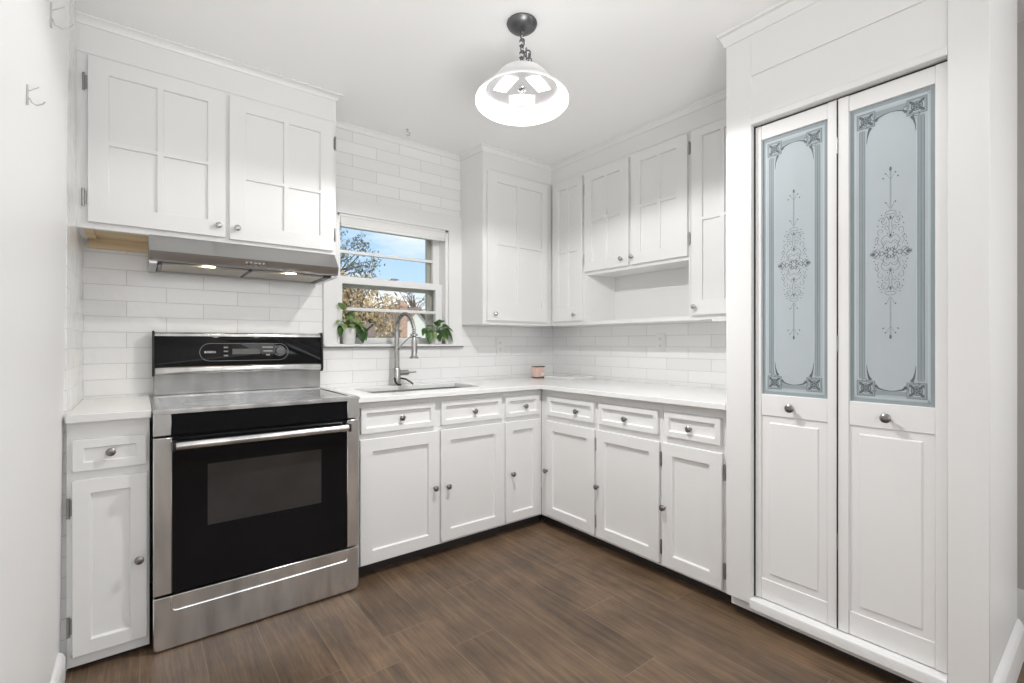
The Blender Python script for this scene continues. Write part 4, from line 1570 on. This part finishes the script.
# candle in the corner
cj = thing('candle', 'small pink candle in a square glass jar on the worktop corner', 'candle', (2.485, 2.865, 0.928))
jx, jy, jz = 2.485, 2.865, 0.928
m_ = MB()
m_.box(jx - 0.044, jx + 0.044, jy - 0.030, jy + 0.030, jz + 0.006, jz + 0.086, 0.008, 3)
m_.link('wax', M_jar, cj)
m_ = MB()
m_.box(jx - 0.046, jx + 0.046, jy - 0.032, jy + 0.032, jz + 0.086, jz + 0.094, 0.004, 2)
m_.link('rim', M_lid, cj)
m_ = MB()
m_.box(jx - 0.045, jx + 0.045, jy - 0.031, jy + 0.031, jz + 0.0003, jz + 0.0085, 0.003, 2)
m_.link('base_ring', M_lid, cj)
m_ = MB()
m_.box(jx + 0.008, jx + 0.036, jy - 0.0312, jy - 0.0295, jz + 0.018, jz + 0.042, 0.0004)
m_.link('paper_label', M_paper, cj)

# white board lying in the corner
m_ = MB()
pts = []
for (cx_, cy_, a0_) in ((2.555, 2.575, pi), (2.735, 2.545, 1.5 * pi), (2.735, 2.805, 0), (2.525, 2.805, pi / 2)):
    for k in range(6):
        a = a0_ + (pi / 2) * k / 5
        pts.append((cx_ + 0.024 * cos(a), cy_ + 0.024 * sin(a)))
m_.prism(pts, 'z', 0.9282, 0.945, 0.002)
m_.link('serving_board', M_board, None, (2.63, 2.68, 0.928),
        label='thin white board lying flat on the worktop in the corner', category='board')

# hooks
def hook(name, loc, sc, lab, grp=None):
    x, y, z = loc
    t = thing(name, lab, 'hook', loc, grp)
    m = MB()
    m.box(x - 0.002, x + 0.002, y - 0.003 * sc, y + 0.003 * sc, z - 0.030 * sc, z + 0.030 * sc, 0.0008)
    m.link('back_plate', M_hook, t)
    m = MB()
    m.tube([(x + 0.003, y, z - 0.008 * sc), (x + 0.008, y - 0.004 * sc, z - 0.022 * sc), (x + 0.020 * sc, y - 0.012 * sc, z - 0.030 * sc),
            (x + 0.034 * sc, y - 0.016 * sc, z - 0.024 * sc), (x + 0.040 * sc, y - 0.018 * sc, z - 0.016 * sc)], 0.0017, 8)
    m.tube([(x + 0.003, y, z + 0.012 * sc), (x + 0.014 * sc, y - 0.006 * sc, z + 0.018 * sc), (x + 0.026 * sc, y - 0.010 * sc, z + 0.026 * sc)], 0.0012, 8)
    m.link('prong', M_hook, t)


def west(z):
    return -0.234 + 0.027 * z / ZC


hook('coat_hook', (west(1.79) + 0.002, 1.60, 1.79), 0.8, 'small metal coat hook on the left wall, the lower of two')
hook('coat_hook', (west(2.165) + 0.002, 1.94, 2.165), 1.25, 'larger metal coat hook on the left wall, cut by the top edge')
m_ = MB()
hx, hy = 1.350, 2.835
pts = [(hx, hy, ZC - 0.001), (hx, hy, ZC - 0.014), (hx + 0.010, hy - 0.004, ZC - 0.020), (hx + 0.014, hy - 0.006, ZC - 0.032), (hx + 0.004, hy - 0.003, ZC - 0.042), (hx - 0.008, hy, ZC - 0.036)]
m_.tube(pts, 0.0032, 8)
m_.lathe([(0, -0.001), (0.009, -0.001), (0.007, -0.005), (0, -0.006)], (hx, hy, ZC), (0, 0, 1), 12)
m_.link('ceiling_hook', M_hook, None, (hx, hy, ZC - 0.04), label='small white cup hook in the ceiling in front of the window', category='hook')


# ------------------------------------------------------------------ plants
def leaf_mesh(mb, base, direction, length, width, droop, normal_hint=(0, 0, 1), roll=0.0):
    """heart-shaped leaf growing from base along direction, folded along its rib and curved"""
    d = Vector(direction).normalized()
    up = Vector(normal_hint)
    s = d.cross(up)
    if s.length < 1e-3:
        s = d.cross(Vector((1, 0, 0)))
    s.normalize()
    nrm = s.cross(d).normalized()
    rot = Matrix.Rotation(roll, 3, d)
    s, nrm = rot @ s, rot @ nrm
    prof = [(0.0, 0.10), (0.04, 0.62), (0.16, 0.96), (0.32, 1.0), (0.50, 0.86), (0.68, 0.60), (0.84, 0.32), (1.0, 0.0)]
    b = bmesh.new()
    rows = []
    for t_, wv in prof:
        c = Vector(base) + d * (length * t_) - Vector((0, 0, 1)) * (droop * length * t_ * t_)
        h = width * 0.5 * wv
        back = d * (-0.10 * length * (1 - t_) if t_ < 0.1 else 0)
        rows.append((b.verts.new(c + s * h + nrm * h * 0.28 + back), b.verts.new(c), b.verts.new(c - s * h + nrm * h * 0.28 + back)))
    for A, B in zip(rows, rows[1:]):
        b.faces.new((A[0], A[1], B[1], B[0]))
        b.faces.new((A[1], A[2], B[2], B[1]))
    bmesh.ops.solidify(b, geom=b.faces[:], thickness=0.0009)
    mb.add(b)


def plant(name, lab, x, y, z, r0, r1, h, leaves):
    t = thing(name, lab, 'plant', (x, y, z), 'potted pothos on the window stool')
    m = MB()
    m.lathe([(0, 0.0), (r0, 0.0), (r0 + 0.002, 0.003), (r1, h), (r1 - 0.005, h), (r1 - 0.007, h - 0.014), (0, h - 0.014)], (x, y, z), (0, 0, 1), 28)
    m.link('pot', M_pot, t)
    m = MB()
    m.lathe([(r1 - 0.0065, h - 0.0135), (r1 * 0.5, h - 0.009), (0, h - 0.007)], (x, y, z), (0, 0, 1), 20)
    m.link('soil', M_soil, t)
    sm = MB()
    fol = {0: MB(), 1: MB(), 2: MB()}
    used = set()
    for (tip, dr, ln, wd, dp, ro, mi) in leaves:
        tip = Vector((x + tip[0], y + tip[1], z + tip[2]))
        root = Vector((x + random.uniform(-.012, .012), y + random.uniform(-.012, .012), z + h - 0.009))
        mid = root.lerp(tip, 0.55) + Vector((0, 0, 0.022))
        pts_ = [root.lerp(mid, k / 4) * (1 - k / 4) + mid.lerp(tip, k / 4) * (k / 4) for k in range(5)]
        sm.tube(pts_, 0.0020, 6)
        leaf_mesh(fol[mi], tip, dr, ln, wd, dp, (0, -0.5, 1), ro)
        used.add(mi)
    sm.link('stems', M_stem, t)
    for mi, nm in ((0, 'leaves'), (1, 'pale_leaves'), (2, 'dark_leaves')):
        if mi in used:
            fol[mi].link(nm, (M_leaf, M_leafp, M_leafd)[mi], t)
        else:
            fol[mi].bm.free()


SILL = 1.1972
plant('potted_pothos', 'trailing pothos in a white pot at the left end of the window sill', 1.030, 3.003, SILL + 0.0003, 0.036, 0.0500, 0.100, [
    ((-0.045, -0.020, 0.215), (-0.3, -0.4, 0.5), 0.075, 0.062, 0.2, 0.3, 1),
    ((-0.010, -0.015, 0.190), (0.6, -0.3, 0.3), 0.070, 0.052, 0.3, -0.3, 2),
    ((-0.030, -0.030, 0.150), (0.7, -0.4, 0.2), 0.060, 0.045, 0.3, 0.2, 1),
    ((0.020, -0.030, 0.150), (0.4, -0.5, -0.2), 0.060, 0.046, 0.4, 0.1, 1),
    ((-0.050, -0.015, 0.110), (-0.3, -0.3, -0.8), 0.060, 0.042, 0.1, 0.2, 2),
    ((-0.040, -0.035, 0.120), (-0.2, -0.6, -0.4), 0.055, 0.042, 0.2, -0.2, 1),
    ((0.050, -0.035, 0.112), (0.2, -0.2, -0.95), 0.080, 0.058, 0.0, 0.2, 0),
    ((0.085, -0.030, 0.100), (0.15, -0.1, -1.0), 0.088, 0.050, 0.0, -0.3, 0),
    ((0.062, -0.050, 0.082), (0.1, -0.1, -1.0), 0.078, 0.056, 0.0, 0.5, 2),
    ((0.030, -0.040, 0.130), (0.5, -0.3, 0.2), 0.055, 0.044, 0.5, 0.1, 0),
    ((-0.005, -0.035, 0.120), (0.1, -0.7, -0.1), 0.055, 0.042, 0.4, 0.0, 1),
    ((0.010, 0.000, 0.165), (0.3, 0.1, 0.6), 0.060, 0.045, 0.3, 0.4, 1),
    ((-0.055, -0.030, 0.140), (-0.6, -0.4, 0.1), 0.055, 0.036, 0.5, 0.2, 1),
    ((0.000, -0.030, 0.145), (-0.2, -0.6, 0.3), 0.050, 0.034, 0.4, 0.4, 1),
    ((0.035, -0.020, 0.135), (0.6, -0.3, -0.1), 0.060, 0.036, 0.5, 0.2, 1),
    ((-0.025, -0.020, 0.165), (0.3, -0.4, 0.5), 0.052, 0.034, 0.3, 0.0, 0),
    ((0.045, -0.045, 0.120), (0.4, -0.5, -0.5), 0.055, 0.032, 0.3, -0.4, 1),
    ((-0.060, -0.030, 0.095), (-0.1, -0.2, -0.9), 0.060, 0.034, 0.0, 0.4, 0),
    ((0.070, -0.045, 0.060), (0.05, -0.1, -1.0), 0.060, 0.034, 0.0, 0.2, 0),
])
plant('potted_pothos', 'smaller leafy pothos in a white pot at the right end of the window sill', 1.648, 3.003, SILL + 0.0003, 0.038, 0.0460, 0.074, [
    ((-0.070, -0.030, 0.090), (-0.1, -0.2, -0.95), 0.095, 0.056, 0.0, 0.1, 0),
    ((-0.095, -0.020, 0.105), (-0.4, -0.2, -0.6), 0.050, 0.040, 0.3, 0.3, 0),
    ((-0.005, -0.040, 0.090), (0.1, -0.2, -0.95), 0.080, 0.050, 0.0, 0.7, 2),
    ((0.030, -0.040, 0.095), (0.2, -0.4, -0.5), 0.070, 0.056, 0.3, 0.0, 0),
    ((0.050, -0.030, 0.100), (0.5, -0.3, -0.4), 0.065, 0.052, 0.3, 0.2, 0),
    ((0.085, -0.030, 0.085), (0.3, -0.2, -0.9), 0.090, 0.060, 0.0, -0.5, 2),
    ((0.005, -0.010, 0.130), (0.2, -0.2, 0.7), 0.060, 0.042, 0.2, 0.2, 0),
    ((-0.020, -0.015, 0.115), (-0.5, -0.2, 0.5), 0.060, 0.045, 0.3, 0.0, 1),
    ((0.030, -0.010, 0.150), (0.4, -0.2, 0.3), 0.045, 0.034, 0.3, 0.0, 2),
    ((-0.045, -0.020, 0.100), (-0.6, -0.4, 0.1), 0.060, 0.044, 0.4, 0.2, 1),
    ((0.010, -0.040, 0.110), (0.2, -0.7, 0.1), 0.055, 0.044, 0.4, 0.0, 0),
    ((-0.015, -0.030, 0.135), (-0.2, -0.5, 0.5), 0.055, 0.036, 0.4, 0.2, 0),
    ((-0.030, -0.040, 0.080), (-0.2, -0.3, -0.9), 0.060, 0.036, 0.1, -0.4, 1),
    ((0.045, -0.020, 0.125), (0.6, -0.3, 0.2), 0.050, 0.034, 0.4, 0.3, 0),
    ((0.070, -0.030, 0.110), (0.6, -0.3, -0.1), 0.052, 0.036, 0.4, 0.1, 0),
    ((-0.055, -0.030, 0.125), (-0.7, -0.3, 0.2), 0.050, 0.034, 0.5, 0.2, 0),
    ((0.020, -0.045, 0.075), (0.3, -0.3, -0.8), 0.055, 0.036, 0.1, 0.6, 1),
])

# ================================================================== OUTSIDE
g = MB()
g.box(-30, 60, 3.3, 60, -0.9, -0.6)
struct(g.link('ground', M_grass))


def tree(name, lab, base, trunk_h, crown_c, rad, n, m, leaf=0.09, branches=26, cut=0.25):
    t = thing(name, lab, 'tree', base)
    tb = MB()
    bx_, by_, bz_ = base
    C = Vector(crown_c)
    tb.tube([(bx_, by_, bz_), (bx_ + 0.05, by_, bz_ + trunk_h * 0.5), (C.x, C.y, C.z - rad[2] * 0.4), (C.x + .05, C.y, C.z + rad[2] * 0.6)], [0.22, 0.17, 0.11, 0.03], 9)
    tips = []
    for k in range(branches):
        v = Vector((random.gauss(0, 1), random.gauss(0, 1), random.gauss(0.25, 0.8))).normalized()
        tip = C + Vector((v.x * rad[0], v.y * rad[1], v.z * rad[2])) * random.uniform(0.75, 1.0)
        root = Vector((C.x, C.y, C.z - rad[2] * random.uniform(0.0, 0.6)))
        mid = root.lerp(tip, 0.5) + Vector((random.uniform(-.2, .2), random.uniform(-.2, .2), 0.15))
        tb.tube([root, mid, tip], [0.05, 0.028, 0.008], 5)
        for q in range(3):
            p = mid.lerp(tip, random.uniform(0.2, 1))
            e = p + Vector((random.uniform(-.5, .5), random.uniform(-.5, .5), random.uniform(-.1, .5)))
            tb.tube([p, p.lerp(e, .5) + Vector((0, 0, .05)), e], [0.016, 0.011, 0.004], 4)
            tips.append((p, e))
        tips.append((mid, tip))
    tb.link('trunk', M_bark, t)
    if n:
        lb = bmesh.new()
        for k in range(n):
            p, e = random.choice(tips)
            c_ = p.lerp(e, random.uniform(0, 1.1)) + Vector((random.gauss(0, .16), random.gauss(0, .16), random.gauss(0, .16)))
            R_ = Matrix.Rotation(random.uniform(0, 6.28), 3, 'Z') @ Matrix.Rotation(random.uniform(0, 3.14), 3, 'X') @ Matrix.Rotation(random.uniform(0, 3.14), 3, 'Y')
            s_ = leaf * random.uniform(0.6, 1.3)
            q = [c_ + R_ @ Vector(w_) for w_ in ((0, -s_, 0), (s_ * .55, 0, .15 * s_), (0, s_, 0), (-s_ * .55, 0, .15 * s_))]
            lb.faces.new([lb.verts.new(w_) for w_ in q])
        l_ = MB()
        l_.add(lb)
        l_.link('foliage', m, t)


tree('tree', 'golden-brown autumn tree filling the lower left of the window view', (6.0, 17.0, -0.6), 1.8, (6.1, 17.0, 2.15), (1.75, 1.3, 1.45), 2300, M_gold, 0.075, 34)
tree('tree', 'tall grey-green tree behind the golden one in the window view', (7.6, 24.0, -0.6), 4.0, (7.4, 24.0, 5.2), (2.5, 1.8, 2.3), 2200, M_green, 0.085, 36)
tree('tree', 'leafless tree whose thin branches show above the neighbouring roofs', (13.2, 26.5, -0.6), 2.0, (13.0, 26.5, 3.3), (1.5, 1.0, 1.4), 0, M_green, 0.1, 22)

nh = thing('house', 'white neighbouring house with a brick chimney seen through the window', 'house', (10.2, 21.5, -0.6))
m_ = MB()
m_.prism([(9.15, -0.6), (11.4, -0.6), (11.4, 1.55), (10.35, 2.75), (9.15, 1.55)], 'y', 20.6, 26.0)
m_.link('wall', M_siding, nh)
m_ = MB()
m_.hexa([(8.95, 20.4, 1.42), (10.35, 20.4, 2.82), (10.35, 26.2, 2.82), (8.95, 26.2, 1.42)],
        [(8.95, 20.4, 1.54), (10.35, 20.4, 2.94), (10.35, 26.2, 2.94), (8.95, 26.2, 1.54)])
m_.hexa([(10.35, 20.4, 2.82), (11.6, 20.4, 1.42), (11.6, 26.2, 1.42), (10.35, 26.2, 2.82)],
        [(10.35, 20.4, 2.94), (11.6, 20.4, 1.54), (11.6, 26.2, 1.54), (10.35, 26.2, 2.94)])
m_.link('roof', M_shingle, nh)
m_ = MB()
m_.box(9.18, 9.52, 20.0, 20.59, -0.6, 3.0)
m_.box(9.15, 9.55, 19.97, 20.62, 2.86, 2.96)
m_.box(9.25, 9.45, 20.15, 20.45, 3.0, 3.14)
m_.link('chimney', M_brick, nh, label='red brick chimney')
m_ = MB()
m_.box(9.9, 10.5, 20.56, 20.59, 0.6, 1.5)
m_.link('house_window', M_far, nh)
nh = thing('house', 'house with a plain brown roof at the right edge of the window view', 'house', (13.4, 23.0, -0.6))
m_ = MB()
m_.box(11.75, 16.0, 22.0, 26.0, -0.6, 1.4)
m_.link('wall', M_siding, nh)
m_ = MB()
m_.prism([(21.7, 1.3), (26.3, 1.3), (24.0, 3.0)], 'x', 11.6, 16.2)
m_.link('roof', M_shingle, nh)

# drop the helper property the builder used
for o in bpy.data.objects:
    if '_base' in o:
        del o['_base']
